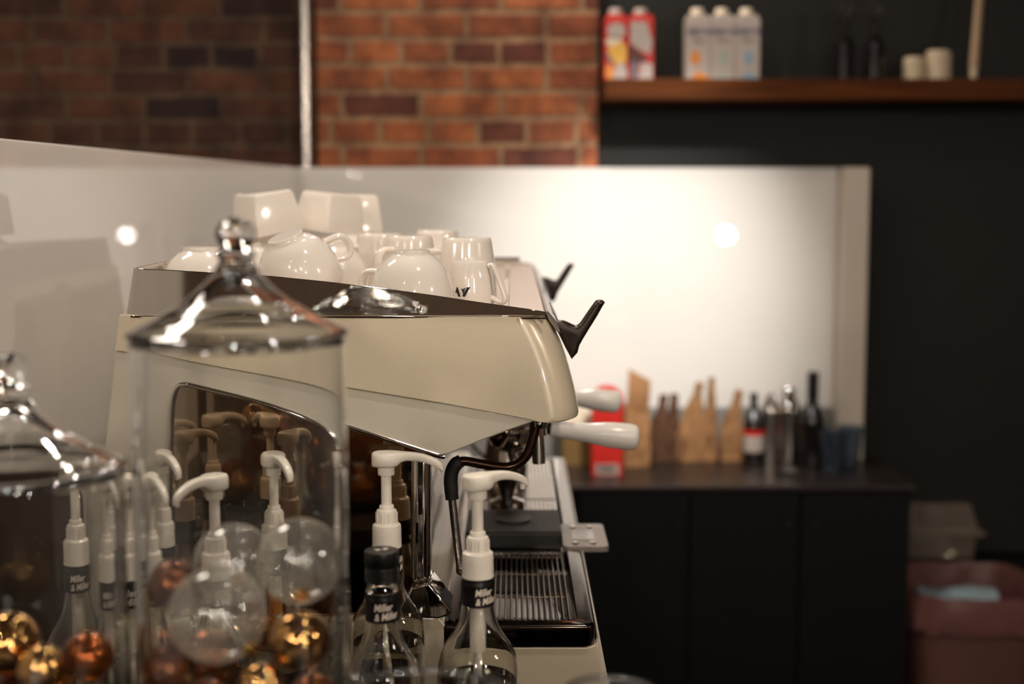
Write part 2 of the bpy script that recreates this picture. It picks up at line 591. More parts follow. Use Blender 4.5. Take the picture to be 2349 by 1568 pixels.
# splash panels, post
XS = -0.623
ZS = PZ(385, 4.18)
o = MB().box((XS - 0.02, 0.7, 0.9), (XS, 4.16, ZS)).build('splash_panel', M['splash'], smooth=0, bevel=0.003)
tag(o, 'long glossy white splash panel standing behind the coffee machine at the left', 'panel')
o = MB().box((XS - 0.02, 4.165, 0.90), (PX(1917, 600, 4.165), 4.192, ZS)).build('splash_panel', M['splash'], smooth=0, bevel=0.003)
tag(o, 'wide glossy white splash panel on the back wall with a bright pool of light', 'panel')
o = MB().box((PX(1917, 600, 4.165), 4.09, 0.90), (PX(1998, 385, 4.09), 4.26, PZ(383, 4.09))).build('end_post', M['splash_end'], smooth=0, bevel=0.006)
tag(o, 'upright cream end post closing the right end of the white back panel', 'post')
pc = P(704, 200, 4.22)
root = thing('steel_post', 'slim shiny steel post between the dark brick and the lit brick', 'post', (pc.x, 4.20, ZS))
mb = MB().lathe([(0.0, 0), (0.0225, 0), (0.0225, ROOM_H - ZS), (0.0, ROOM_H - ZS)], 32, (pc.x, 4.20, ZS))
mb.build('tube', M['steel'], root)
MB().lathe([(0.0, 0.0), (0.032, 0.0), (0.032, 0.006), (0.0, 0.006)], 32, (pc.x, 4.20, ZS)).build('base_flange', M['steel'], root)

# ------------------------------------------------------------------ back counter
YC = 3.75
xc1 = PX(2088, 1300, YC)
root = thing('base_cabinet', 'long black base cabinet under the back worktop', 'cabinet', (0.6, 4.0, 0))
MB().box((0.17, YC + 0.03, 0.0), (xc1, 4.19, 0.884)).build('body', M['cabinet'], root, smooth=0, bevel=0.002)
dx = (xc1 - 0.18) / 3
for i in range(3):
    d = MB().box((0.182 + dx * i, YC + 0.008, 0.1), (0.178 + dx * (i + 1), YC + 0.029, 0.875)).build('door', M['cabinet'], root, smooth=0, bevel=0.002)
    kx = 0.18 + dx * (i + 1) - 0.035 if i != 2 else 0.18 + dx * 2 + 0.035
    MB().lathe([(0.0, -0.02), (0.009, -0.02), (0.009, -0.014), (0.004, -0.01), (0.004, 0.0)], 20, (kx, YC + 0.008, 0.80), axis='y').build('knob', M['black_plastic'], d)
o = MB().box((0.155, YC, 0.884), (PX(2105, 1120, YC), 4.19, 0.90)).build('worktop', M['worktop'], smooth=0, bevel=0.004)
tag(o, 'dark polished worktop carrying paper bags and bottles along the back wall', 'worktop')
o = MB().box((-0.6, 4.150, 0.9005), (PX(1917, 600, 4.165) - 0.004, 4.163, 1.052)).build('upstand', M['grey_upstand'], smooth=0, bevel=0.004)
tag(o, 'low grey upstand strip along the foot of the white back panel', 'upstand')

# left counter that carries the machine
o = MB().box((XS - 0.02, 1.36, 0.0), (0.118, 4.192, 0.90)).build('service_counter', M['cabinet'], smooth=0, bevel=0.004)
tag(o, 'black service counter under the coffee machine and syrup bottles', 'counter')
# raised bar ledge nearest the viewer
LED = EYE - 0.50
root = thing('bar_ledge', 'raised dark bar ledge carrying the glass jars nearest the viewer', 'counter', (0, 1.0, 0))
MB().box((XS, 0.72, LED - 0.035), (0.75, 1.33, LED)).build('top', M['worktop'], root, smooth=0, bevel=0.004)
MB().box((XS, 0.80, 0.0), (0.70, 1.25, LED - 0.035)).build('front_panel', M['cabinet'], root, smooth=0)

# ------------------------------------------------------------------ wooden shelf and what stands on it
YSF = 4.0
zs1, zs0 = PZ(180, YSF), PZ(228, YSF)
xs0 = PX(1389, 200, YSF)
o = MB().box((xs0, YSF, zs0), (2.2, 4.27, zs1)).build('wall_shelf', M['wood'], smooth=0, bevel=0.004)
tag(o, 'thick brown wooden shelf on the black wall', 'shelf')


def carton(name, label, cat, x0, w, y0, d, z0, h, mat, cap_mat, group):
    root = thing(name, label, cat, (x0 + w / 2, y0 + d / 2, z0), group)
    MB().box((x0, y0, z0), (x0 + w, y0 + d, z0 + h)).build('box', mat, root, smooth=0, bevel=0.002)
    cx, cy = x0 + w / 2, y0 + d * 0.5
    zt = z0 + h
    # slanted top fold
    MB().prism([(x0 + 0.001, zt), (x0 + w - 0.001, zt), (x0 + w - 0.006, zt + 0.012), (x0 + 0.006, zt + 0.012)], y0 + d * 0.2, y0 + d).build('top_fold', mat, root, smooth=0, bevel=0.001)
    MB().lathe([(0.0, 0), (0.0185, 0), (0.0185, 0.016), (0.016, 0.020), (0.0, 0.020)], 28, (cx - 0.001, cy - 0.004, zt + 0.010)).build('screw_cap', cap_mat, root)
    return root


def patch(root, name, mat, cx, cz, rx, rz, y, n=28, pts=None):
    """A printed shape lying on a carton's front."""
    if pts is None:
        pts = [(cx + rx * math.cos(2 * PI * i / n), cz + rz * math.sin(2 * PI * i / n)) for i in range(n)]
    return MB().prism(pts, y - 0.0008, y).build(name, mat, root, smooth=0)


yc = 4.06
GR = 'red fruit drink cartons'
for i, (a, b, lab) in enumerate(((1379, 1440, 'red drink carton with orange fruit print, against the brick pier'),
                                 (1443, 1500, 'red drink carton with brown print, right of the orange fruit one'))):
    xa, xb = PX(a, 110, yc), PX(b, 110, yc)
    if i == 0:
        xa = max(xa, xs0 + 0.001)
    h = PZ(42, yc) - zs1
    r = carton('drink_carton', lab, 'carton', xa, xb - xa, yc, 0.075, zs1, h, M['red_card'], M['carton_white'], GR)
    w = xb - xa
    q = lambda pl: [(xa + w * u, zs1 + h * v) for u, v in pl]
    if i == 0:
        patch(r, 'logo_panel', M['carton_white'], xa + w * .5, zs1 + h * .8, w * .4, h * .13, yc)
        patch(r, 'fruit_print', M['ink_yellow'], 0, 0, 0, 0, yc - 0.0009, pts=q([(.1, .5), (.6, .62), (.97, .55), (.95, .3), (.6, .24), (.3, .32)]))
        patch(r, 'wave_print', M['carton_white'], 0, 0, 0, 0, yc - 0.0018, pts=q([(.35, .03), (.97, .03), (.97, .2), (.7, .3), (.45, .22)]))
        patch(r, 'leaf_print', M['ink_teal'], 0, 0, 0, 0, yc - 0.0018, pts=q([(.02, .42), (.1, .45), (.42, .28), (.32, .25)]))
        patch(r, 'orange_print', M['ink_orange'], xa + w * .22, zs1 + h * .14, w * .2, h * .13, yc - 0.0009)
        patch(r, 'cream_print', M['cream_card'], xa + w * .4, zs1 + h * .62, w * .36, h * .08, yc)
    else:
        patch(r, 'logo_panel', M['carton_white'], 0, 0, 0, 0, yc, pts=q([(.05, .95), (.7, .95), (.8, .8), (.95, .62), (.85, .42), (.4, .5), (.05, .6)]))
        patch(r, 'cocoa_print', M['ink_brown'], 0, 0, 0, 0, yc - 0.0009, pts=q([(.02, .56), (.2, .54), (.75, .34), (.6, .28), (.02, .28)]))
        patch(r, 'milk_print', M['carton_white'], 0, 0, 0, 0, yc - 0.0009, pts=q([(.4, .02), (.95, .02), (.95, .26), (.5, .3)]))
        patch(r, 'slate_print', M['ink_teal'], 0, 0, 0, 0, yc - 0.0018, pts=q([(.1, .02), (.36, .02), (.36, .3), (.1, .3)]))
xa0, xa1 = PX(1574, 110, yc), PX(1744, 110, yc)
wc = (xa1 - xa0) / 3
hc = PZ(42, yc) - zs1
tv, tf = text_geo('alpro', 0.032, 0.12, 0.0006)
labs = ('white drink carton with orange print, leftmost of three', 'white drink carton with sage green print, middle of three',
        'white drink carton with pale blue print, rightmost of three')
for i in range(3):
    xa = xa0 + wc * i + 0.0008
    w = wc - 0.0016
    r = carton('drink_carton', labs[i], 'carton', xa, w, yc, 0.07, zs1, hc, M['carton_white'], M['cream_card'], 'white plant drink cartons')
    cx = xa + w / 2
    MB().add([(cx + x, yc - 0.0008, zs1 + hc * 0.80 + y) for x, y in tv], tf).build('lettering', M['ink_blue'], r, smooth=0)
    patch(r, 'subtitle_bar', M['ink_taupe'], cx, zs1 + hc * .64, w * .32, 0.005, yc)
    ink = (M['ink_orange'], M['ink_sage'], M['ink_sky'])[i]
    patch(r, 'round_print', ink, cx + (-.12, 0.02, .05)[i] * w, zs1 + hc * .36, w * .2, hc * .12, yc)
    patch(r, 'foot_print', ink, 0, 0, 0, 0, yc, pts=[(xa + w * .2, zs1 + .002), (xa + w * .95, zs1 + .002), (xa + w * .8, zs1 + hc * .1), (xa + w * .4, zs1 + hc * .14)])

for px, lab in ((1934, 'left dark cut glass stoppered bottle on the wooden shelf'), (2004, 'right dark stoppered bottle on the wooden shelf')):
    c = P(px, 180, 4.07)
    root = thing('glass_bottle', lab, 'bottle', (c.x, 4.07, zs1), 'dark stoppered shelf bottles')
    prof = [(0.0, 0), (0.028, 0), (0.030, 0.004), (0.029, 0.095), (0.026, 0.108), (0.013, 0.122), (0.0105, 0.135), (0.0105, 0.160), (0.014, 0.164), (0.014, 0.170), (0.0, 0.170)]
    MB().lathe(prof, 12, (c.x, 4.07, zs1)).build('body', M['bottle_dark'], root, smooth=20)
    MB().lathe([(0.0, 0.170), (0.010, 0.170), (0.012, 0.176), (0.019, 0.186), (0.022, 0.197), (0.018, 0.208), (0.009, 0.214), (0.0, 0.215)], 10, (c.x, 4.07, zs1)).build('stopper', M['glass'], root, smooth=20)
for px, r, pyt, lab in ((2096, 0.031, 131, 'shorter cream candle on the wooden shelf'), (2151, 0.0365, 116, 'taller cream candle on the wooden shelf')):
    c = P(px, 180, 4.07)
    h = PZ(pyt, 4.07) - zs1
    root = thing('candle', lab, 'candle', (c.x, 4.07, zs1), 'cream candles on the shelf')
    MB().lathe([(0.0, 0), (r * .97, 0), (r, 0.003), (r, h - 0.012), (r * .93, h - 0.004), (r * .8, h), (r * .3, h - 0.002), (0.0, h - 0.003)], 40, (c.x, 4.07, zs1)).build('wax', M['candle'], root)
    MB().tube([(c.x, 4.07, zs1 + h - 0.004), (c.x + 0.001, 4.07, zs1 + h + 0.004)], 0.0008, 6).build('wick', M['black_plastic'], root)
a, b = P(2232, 186, 4.04), P(2251, -60, 4.12)
a.z = zs1 + 0.001
root = thing('wooden_paddle', 'slender pale wooden paddle leaning upright on the shelf', 'paddle', a)
d = (b - a)
pts = [a + d * t for t in (0.0, .02, .1, .12, .3, .6, 1, 1.25)]
MB().tube(pts[2:], [0.0135, 0.0135, 0.013, 0.012, 0.0115, 0.011], 14).build('shaft', M['pale_wood'], root)
MB().tube([a + d * t for t in (0.0, 0.02, 0.16, 0.2)], [0.006, 0.0105, 0.0105, 0.008], 14).build('tip', M['candle'], root)

# ------------------------------------------------------------------ ESPRESSO MACHINE
YM = 1.69          # side panel plane
YF = 2.80          # far end
q = lambda px, py, y=YM: (P(px, py, y).x, P(px, py, y).z)
zt = q(700, 724)[1]
machine = thing('espresso_machine', 'large pearl white espresso machine with chrome rim and cup rack', 'espresso machine', (-0.2, 2.25, 0.90))

up = [(274, 722), (700, 725), (1230, 728), (1254, 729), (1268, 750), (1290, 795), (1308, 845), (1321, 895), (1329, 935), (1332, 958),
      (1330, 966), (1322, 969), (1300, 967), (1236, 961), (1020, 925), (800, 889), (600, 857), (420, 828), (263, 803)]
wts = [0, 0, .6, 1, 1, 1, 1, 1, 1, 1, 1, 1, .9, .3, 0, 0, 0, 0, 0]
R = 0.055
poly = [q(*p) for p in up]
rings = []
for t in [i / 10 for i in range(11)]:
    a = t * PI / 2
    ins, yy = R * (1 - math.sin(a)) * 0.7, YM + R * (1 - math.cos(a))
    rings.append([(x - ins * w, yy, z) for (x, z), w in zip(poly, wts)])
for t in [1 - i / 10 for i in range(11)]:
    a = t * PI / 2
    ins, yy = R * (1 - math.sin(a)) * 0.7, YF - R * (1 - math.cos(a))
    rings.append([(x - ins * w, yy, z) for (x, z), w in zip(poly, wts)])
MB().loft(rings).build('body', M['pearl'], machine, smooth=30, bevel=0.0025, angle=50)

lo = [(263, 805), (420, 830), (600, 859), (800, 891), (1020, 927), (1236, 963), (1180, 983), (1100, 1013), (1045, 1036), (1028, 1042), (1015, 1044),
      (1003, 1043), (900, 1012), (800, 981), (690, 948), (580, 918), (440, 888), (400, 882), (378, 890), (364, 915), (357, 960), (350, 1100), (340, 1300), (334, 1432),
      (214, 1440), (222, 1250), (240, 1000)]
MB().prism([q(*p) for p in lo], YM + 0.004, YF - 0.004).build('lower_panel', M['pearl_low'], machine, smooth=20, bevel=0.002, angle=50)
# chrome edge of the cut-out
edge = [(342, 1300), (350, 1100), (357, 960), (364, 915), (378, 890), (400, 882), (440, 888), (580, 918), (690, 948), (800, 981), (900, 1012), (1003, 1045), (1020, 1047)]
MB().tube(smooth_path([(q(*p)[0], YM + 0.004, q(*p)[1]) for p in edge], 4), 0.0032, 10).build('edge_trim', M['chrome'], machine)
# polished recess panel
MB().prism([q(*p) for p in ((352, 872), (440, 880), (580, 910), (800, 973), (1003, 1040), (975, 1050), (975, 1420), (330, 1440), (338, 1200))], YM + 0.012, YM + 0.02).build('mirror_panel', M['mirror'], machine, smooth=0)
# column and its splayed foot
MB().prism([q(*p) for p in ((942, 1040), (986, 1046), (986, 1336), (942, 1344))], YM + 0.002, YM + 0.055).build('column', M['chrome'], machine, smooth=30, bevel=0.009, seg=5)
MB().prism([q(*p) for p in ((944, 1343), (986, 1334), (1037, 1399), (1031, 1408), (1008, 1416), (930, 1414), (918, 1394))], YM - 0.006, YM + 0.06).build('column_foot', M['chrome'], machine, smooth=30, bevel=0.006, seg=4)
MB().prism([q(*p, YF) for p in ((1030, 800), (1060, 800), (1060, 990), (1030, 990))], YF - 0.055, YF - 0.004).build('column', M['chrome'], machine, smooth=30, bevel=0.009, seg=4)
# tall polished back panel between the groups
xb = q(985, 1100)[0]
zb0, zb1 = q(985, 1425)[1], q(985, 1044)[1]
MB().box((xb - 0.012, YM + 0.05, zb0), (xb - 0.004, YF - 0.03, zb1)).build('back_panel', M['mirror'], machine, smooth=0, bevel=0.002)
# base
zbt = q(600, 1418)[1]
bp = [(214, 1441), (334, 1433), (420, 1418), (1007, 1416), (1030, 1444), (1052, 1484), (1345, 1484), (1366, 1478), (1371, 1470), (1383, 1540), (1393, 1600), (1400, 1700), (200, 1700)]
MB().prism([q(*p) for p in bp], YM, YF).build('base', M['pearl'], machine, smooth=25, bevel=0.004, seg=3)
# sloping front skirt of the base
fs = [q(1366, 1432), q(1371, 1434), q(1398, 1575), q(1412, 1700), q(1396, 1700), q(1385, 1575)]
MB().prism(fs, YM + 0.012, YF - 0.012).build('front_skirt', M['pearl_low'], machine, smooth=25, bevel=0.002)
feet_z = 0.90
for fx in (-0.44, 0.04):
    for fy in (YM + 0.08, YF - 0.08):
        MB().lathe([(0.0, 0), (0.026, 0), (0.026, 0.012), (0.02, 0.02), (0.02, q(0, 1690)[1] - feet_z), (0.0, q(0, 1690)[1] - feet_z)], 28, (fx, fy, feet_z)).build('foot', M['black_plastic'], machine)

# chrome rim round the cup rack
top_edge = [(296, 616), (400, 620), (620, 633), (760, 647), (900, 664), (1000, 678), (1100, 693), (1180, 704), (1240, 712), (1256, 716)]


def rim_top(x):
    pts = [q(*p) for p in top_edge]
    if x <= pts[0][0]:
        return pts[0][1]
    for (x0, z0), (x1, z1) in zip(pts, pts[1:]):
        if x <= x1:
            return z0 + (z1 - z0) * (x - x0) / (x1 - x0)
    return pts[-1][1]


xr = q(276, 720)[0]
xf = q(1252, 725)[0]
plan = []
for i in range(0, 26):
    plan.append((xf + (xr + 0.03 - xf) * i / 25, YM + 0.001, 0, -1))
for i in range(1, 8):
    a = PI / 2 * i / 7
    plan.append((xr + 0.03 - 0.03 * math.sin(a), YM + 0.031 - 0.03 * math.cos(a), -math.sin(a), -math.cos(a)))
for i in range(1, 11):
    plan.append((xr, YM + 0.031 + (YF - 0.031 - YM - 0.031) * i / 10, -1, 0))
for i in range(1, 8):
    a = PI / 2 * i / 7
    plan.append((xr + 0.03 - 0.03 * math.cos(a), YF - 0.031 + 0.03 * math.sin(a), -math.cos(a), math.sin(a)))
for i in range(1, 26):
    plan.append((xr + 0.03 + (xf - xr - 0.03) * i / 25, YF - 0.001, 0, 1))
rings = []
lean, th = 0.011, 0.004
zr0 = zt + 0.0005
for x, y, nx, ny in plan:
    z1 = rim_top(x)
    k = (z1 - zr0) / 0.06
    lx = lean * k * (1 if nx < -0.2 else 0.0)
    rings.append([(x, y, zr0), (x - nx * lx, y - ny * 0.004 * k, z1), (x - nx * (th + lx), y - ny * (th + 0.004 * k), z1), (x - nx * th, y - ny * th, zr0)])
MB().loft(rings).build('rim', M['chrome'], machine, smooth=30, bevel=0.0008, angle=50)
MB().tube([(q(300, 724)[0], YM + 0.0005, zt - 0.001), (q(800, 728)[0], YM + 0.0005, zt - 0.0015), (xf, YM + 0.003, q(1252, 730)[1])], 0.0016, 8).build('rim_trim', M['chrome'], machine)
# cup rack plates on top
MB().box((xr + 0.012, YM + 0.008, zt - 0.003), (PX(1190, 640, YM) - 0.02, YF - 0.008, zt + 0.002)).build('cup_rack', M['white_metal'], machine, smooth=0)
MB().prism([q(1165, 716), q(1252, 718), q(1250, 728), q(1165, 727)], YM + 0.012, YF - 0.012).build('top_plate', M['white_metal'], machine, smooth=0, bevel=0.002)
xrail = q(1150, 700)[0]
for yy in (YF - 0.02,):
    MB().tube([(xrail - 0.12, yy, zt + 0.012), (xrail + 0.028, yy, zt + 0.012)], 0.006, 12).build('rack_rail', M['chrome'], machine)
# front bezel
MB().prism([q(1250, 718), q(1257, 716), q(1278, 742), (q(1290, 770)), q(1280, 768), q(1262, 742)], YM + 0.03, YF - 0.03).build('front_bezel', M['steel'], machine, smooth=0, bevel=0.002)
MB().prism([q(1268, 738), q(1277, 736), q(1296, 775), q(1288, 782)], YM + 0.12, YM + 0.30).build('control_strip', M['black_plastic'], machine, smooth=0, bevel=0.002)
MB().prism([q(1268, 738), q(1277, 736), q(1296, 775), q(1288, 782)], YM + 0.62, YM + 0.86).build('control_strip', M['black_plastic'], machine, smooth=0, bevel=0.002)

# steam levers
YL = YM + 0.10
lv = [(1267, 737), (1280, 733), (1293, 734), (1305, 739), (1315, 744), (1324, 745), (1331, 739), (1345, 718), (1360, 697), (1366, 689), (1374, 686),
      (1383, 688), (1388, 693), (1383, 701), (1370, 724), (1352, 753), (1338, 776), (1329, 792), (1327, 800), (1325, 808), (1311, 823), (1296, 795), (1281, 764)]
lp = [q(*p, YL) for p in lv]
mb = MB()
n = len(lp)
cx0 = sum(x for x, z in lp) / n
cz0 = sum(z for x, z in lp) / n


def inset_ring(poly, d, y):
    out = []
    m = len(poly)
    area = sum(poly[i][0] * poly[(i + 1) % m][1] - poly[(i + 1) % m][0] * poly[i][1] for i in range(m))
    sg = 1 if area > 0 else -1
    for i in range(m):
        a, b, c = Vector(poly[i - 1]), Vector(poly[i]), Vector(poly[(i + 1) % m])
        e1, e2 = (b - a).normalized(), (c - b).normalized()
        nn = Vector((-(e1.y + e2.y), e1.x + e2.x))
        nn = nn.normalized() * sg if nn.length > 1e-6 else Vector((0, 0))
        b = b + nn * d
        out.append((b.x, y, b.y))
    return out


for yl in (YL, YF - 0.12):
    rs = []
    for t in range(9):
        a = -PI / 2 + PI * t / 8
        rs.append(inset_ring(lp, 0.0055 * (1 - math.cos(a)), yl + 0.011 * math.sin(a)))
    MB().loft(rs).build('steam_lever', M['lever'], machine, smooth=60)

# steam wands (near end and far end)
def wand(y, name_off):
    pts = [P(px, py, y) for px, py in ((1232, 958), (1227, 985), (1219, 1015), (1209, 1042), (1193, 1060), (1170, 1070), (1140, 1070), (1100, 1063), (1065, 1057), (1050, 1062))]
    dy = Vector((0, name_off, 0))
    w = MB().tube(smooth_path([p + dy for p in pts], 5), 0.0062, 14).build('steam_wand', M['wand'], machine)
    g = [P(px, py, y) + dy for px, py in ((1058, 1056), (1046, 1064), (1037, 1080), (1034, 1100), (1035, 1120), (1037, 1144))]
    MB().tube(smooth_path(g, 4), [0.0085] * 3 + [0.0092] * 15 + [0.0088] * 3, 14).build('grip', M['rubber'], w)
    g = [P(px, py, y) + dy for px, py in ((1037, 1142), (1043, 1200), (1050, 1255), (1056, 1304))]
    MB().tube(smooth_path(g, 4), [0.0052] * 12 + [0.0056], 12).build('lower_tube', M['steel'], w)
    g = [P(px, py, y) + dy for px, py in ((1056, 1300), (1058, 1312), (1059, 1318))]
    MB().tube(g, [0.0064, 0.0064, 0.003], 12).build('nozzle', M['chrome'], w)
    c = P(1236, 955, y) + dy
    MB().lathe([(0.0, 0.004), (0.011, 0.004), (0.012, -0.004), (0.010, -0.014), (0.0, -0.014)], 20, c).build('ball_joint', M['chrome'], w)


wand(1.80, 0)
# hot water spout behind the wand
c0 = P(1232, 962, 1.93)
c1 = P(1236, 1062, 1.93)
MB().tube([c0, c0 + (c1 - c0) * .35, c0 + (c1 - c0) * .36, c1], [0.010, 0.013, 0.009, 0.009], 16).build('water_spout', M['chrome'], machine)

# group heads
GY = (2.06, 2.41)
gx = 0.0
for yg in GY:
    zg = PZ(975, 2.06)
    MB().lathe([(0.0, 0.05), (0.044, 0.05), (0.046, 0.02), (0.046, 0.0), (0.042, -0.004), (0.0, -0.004)], 40, (gx, yg, zg + 0.004)).build('group_head', M['chrome'], machine)
    MB().box((gx - 0.10, yg - 0.035, zg + 0.02), (gx + 0.02, yg + 0.035, zg + 0.07)).build('group_neck', M['steel'], machine, smooth=0, bevel=0.008, seg=3)

# drip tray
zt0, zt1 = q(1200, 1482)[1], q(1200, 1430)[1]
x0t, x1t = q(1012, 1430)[0], q(1365, 1440)[0]
y0t, y1t = YM - 0.004, YF - 0.02


def rrect(x0, y0, x1, y1, r, z, n=6):
    out = []
    for cx, cy, a0 in ((x1 - r, y1 - r, 0), (x0 + r, y1 - r, PI / 2), (x0 + r, y0 + r, PI), (x1 - r, y0 + r, 1.5 * PI)):
        for i in range(n + 1):
            a = a0 + PI / 2 * i / n
            out.append((cx + r * math.cos(a), cy + r * math.sin(a), z))
    return out


zi = zt1 - 0.016
rs = [rrect(x0t + .002, y0t + .002, x1t - .002, y1t - .002, .012, zt0), rrect(x0t, y0t, x1t, y1t, .012, zt0 + .003), rrect(x0t, y0t, x1t, y1t, .012, zt1 - .004),
      rrect(x0t + .0012, y0t + .0012, x1t - .0012, y1t - .0012, .012, zt1 - .001), rrect(x0t + .004, y0t + .004, x1t - .004, y1t - .004, .011, zt1),
      rrect(x0t + .020, y0t + .014, x1t - .020, y1t - .02, .012, zt1 + 0.001), rrect(x0t + .022, y0t + .016, x1t - .022, y1t - .022, .011, zt1 - .002),
      rrect(x0t + .024, y0t + .018, x1t - .024, y1t - .024, .010, zi), rrect(x0t + .03, y0t + .024, x1t - .03, y1t - .03, .006, zi - .001)]
tray = MB().loft(rs).build('drip_tray', M['tray_dark'], machine, smooth=50)
# the grates: rods and cross rods, three sections
gx0, gx1 = x0t + 0.028, x1t - 0.030
secs = [(y0t + 0.024, y0t + 0.34), (y0t + 0.35, y0t + 0.70), (y0t + 0.71, y1t - 0.03)]
for k, (ya, yb) in enumerate(secs):
    mb = MB()
    nr = 19
    for i in range(nr):
        xx = gx0 + (gx1 - gx0) * i / (nr - 1)
        if k < 1:
            mb.tube([(xx, ya, zt1 - 0.0015), (xx, yb, zt1 - 0.0015)], 0.00135, 8)
        else:
            mb.box((xx - 0.0028, ya, zt1 - 0.004), (xx + 0.0028, yb, zt1))
    for yy in ([ya + 0.004, ya + 0.11, ya + 0.22, yb - 0.004]):
        mb.tube([(gx0 - 0.002, yy, zt1 - 0.0045), (gx1 + 0.002, yy, zt1 - 0.0045)], 0.0014, 8)
    mb.build('grate', M['rod'] if k == 0 else M['steel'], tray, smooth=40)

# ------------------------------------------------------------------ portafilters
def portafilter(yg, label):
    zg = PZ(985, 2.06)
    root = thing('portafilter', label, 'portafilter', (gx, yg, zg - 0.03), 'white handled portafilters locked in the machine')
    MB().lathe([(0.0, -0.03), (0.018, -0.03), (0.030, -0.022), (0.036, -0.008), (0.038, 0.006), (0.036, 0.010), (0.0, 0.010)], 40, (gx, yg, zg)).build('basket_holder', M['chrome'], root)
    MB().tube(smooth_path([(gx, yg, zg - 0.028), (gx, yg, zg - 0.036), (gx + 0.002, yg - 0.010, zg - 0.042), (gx + 0.002, yg - 0.018, zg - 0.052)], 4), 0.0065, 12).build('spout', M['chrome'], root)
    MB().tube(smooth_path([(gx, yg, zg - 0.028), (gx, yg, zg - 0.036), (gx + 0.002, yg + 0.010, zg - 0.042), (gx + 0.002, yg + 0.018, zg - 0.052)], 4), 0.0065, 12).build('spout', M['chrome'], root)
    k = yg
    a, b = P(1262, 983, 2.06), P(1466, 1004, 2.06)
    a.y = b.y = yg
    d = b - a
    MB().tube([(gx + 0.034, yg, a.z + 0.003), a + d * 0.06], [0.008, 0.0095], 14).build('neck', M['black_plastic'], root)
    ts = [0.0, .01, .1, .25, .4, .5, .6, .7, .8, .9, .95, .98, 1.0]
    ws = [.009, .0115, .0122, .0130, .0142, .0158, .0180, .0192, .0196, .0194, .0182, .0150, .0080]
    MB().tube([a + d * t for t in ts], ws, 24, flat=0.95).build('handle', M['handle_white'], root, smooth=50)


portafilter(GY[0], 'nearer portafilter with a glossy white handle jutting right under the machine front')
portafilter(GY[1], 'farther white handled portafilter, higher and behind the nearer one')

# ------------------------------------------------------------------ coffee scale on the drip tray
ys0, ys1 = 2.05, 2.195
xs_0, xs_1 = PX(1066, 1215, ys0), PX(1290, 1215, ys0)
zsb = zt1 + 0.001
zsc = PZ(1216, ys0)
root = thing('coffee_scale', 'dark ribbed coffee scale with grey display lying across the drip tray', 'scale', ((xs_0 + xs_1) / 2, 2.12, zsb))
MB().box((xs_0, ys0, zsb), (xs_1, ys1, zsc - 0.004)).build('platform', M['black_plastic'], root, smooth=0, bevel=0.003)
mb = MB().box((xs_0 + 0.001, ys0 + 0.001, zsc - 0.004), (xs_1 - 0.001, ys1 - 0.001, zsc - 0.002))
nr = 30
for i in range(nr):
    xx = xs_0 + 0.003 + (xs_1 - xs_0 - 0.006) * i / (nr - 1)
    mb.tube([(xx, ys0 + 0.002, zsc - 0.0022), (xx, ys1 - 0.002, zsc - 0.0022)], 0.0016, 6)
pad = mb.build('ribbed_pad', M['scale_pad'], root)
MB().lathe([(0.0, 0.0005), (0.024, 0.0005), (0.026, 0), (0.026, -0.002), (0.0, -0.002)], 32, ((xs_0 + xs_1) / 2, (ys0 + ys1) / 2, zsc + 0.0005)).build('pad_emblem', M['scale_pad'], root)
zd = PZ(1253, ys0)
xd1 = PX(1397, 1253, ys0)
dm = MB().loft([rrect(xs_1 + .001, ys0, xd1, ys1, .008, zd - 0.008), rrect(xs_1 + .001, ys0, xd1, ys1, .008, zd - 0.001), rrect(xs_1 + .002, ys0 + .001, xd1 - .001, ys1 - .001, .008, zd)]).build('display_panel', M['scale_grey'], root, smooth=30)
cxm, cym = (xs_1 + xd1) / 2, (ys0 + ys1) / 2
MB().box((cxm - 0.018, cym - 0.032, zd), (cxm + 0.016, cym + 0.028, zd + 0.0008)).build('screen', M['screen'], dm, smooth=0)
for bx in (-0.014, 0.012):
    for by in (-0.052, 0.048):
        MB().lathe([(0.0, 0.0018), (0.004, 0.0016), (0.0055, 0.0)], 18, (cxm + bx, cym + by, zd)).build('button', M['chrome'], dm)

# steel milk pitcher and dark tamper on the far grates
def pitcher(x, y, z, r, h, label):
    root = thing('milk_pitcher', label, 'pitcher', (x, y, z))
    prof = [(0.0, 0), (r, 0), (r * 1.02, 0.004), (r * .98, h * .3), (r * .8, h * .75), (r * .82, h), (r * .80, h), (r * .78, h * .75), (r * .95, h * .3), (r * .98, 0.005), (0.0, 0.004)]
    MB().lathe(prof, 40, (x, y, z)).build('body', M['steel'], root)
    MB().tube(smooth_path([(x - r * .8, y, z + h * .9), (x - r * 1.4, y, z + h * .92), (x - r * 1.55, y, z + h * .5), (x - r * .97, y, z + h * .25)], 5), 0.004, 8).build('handle', M['steel'], root)


pitcher(-0.012, 2.62, zt1 + 0.001, 0.04, 0.11, 'steel milk pitcher standing at the far end of the drip tray')
root = thing('tamper', 'black handled steel tamper standing on the drip tray behind the scale', 'tamper', (-0.008, 2.32, zt1))
MB().lathe([(0.0, 0), (0.029, 0), (0.029, 0.012), (0.012, 0.018), (0.0, 0.018)], 32, (-0.008, 2.32, zt1 + 0.001)).build('base', M['chrome'], root)
MB().lathe([(0.0, 0.018), (0.010, 0.018), (0.012, 0.03), (0.019, 0.05), (0.020, 0.064), (0.014, 0.072), (0.0, 0.074)], 32, (-0.008, 2.32, zt1 + 0.001)).build('handle', M['black_plastic'], root)

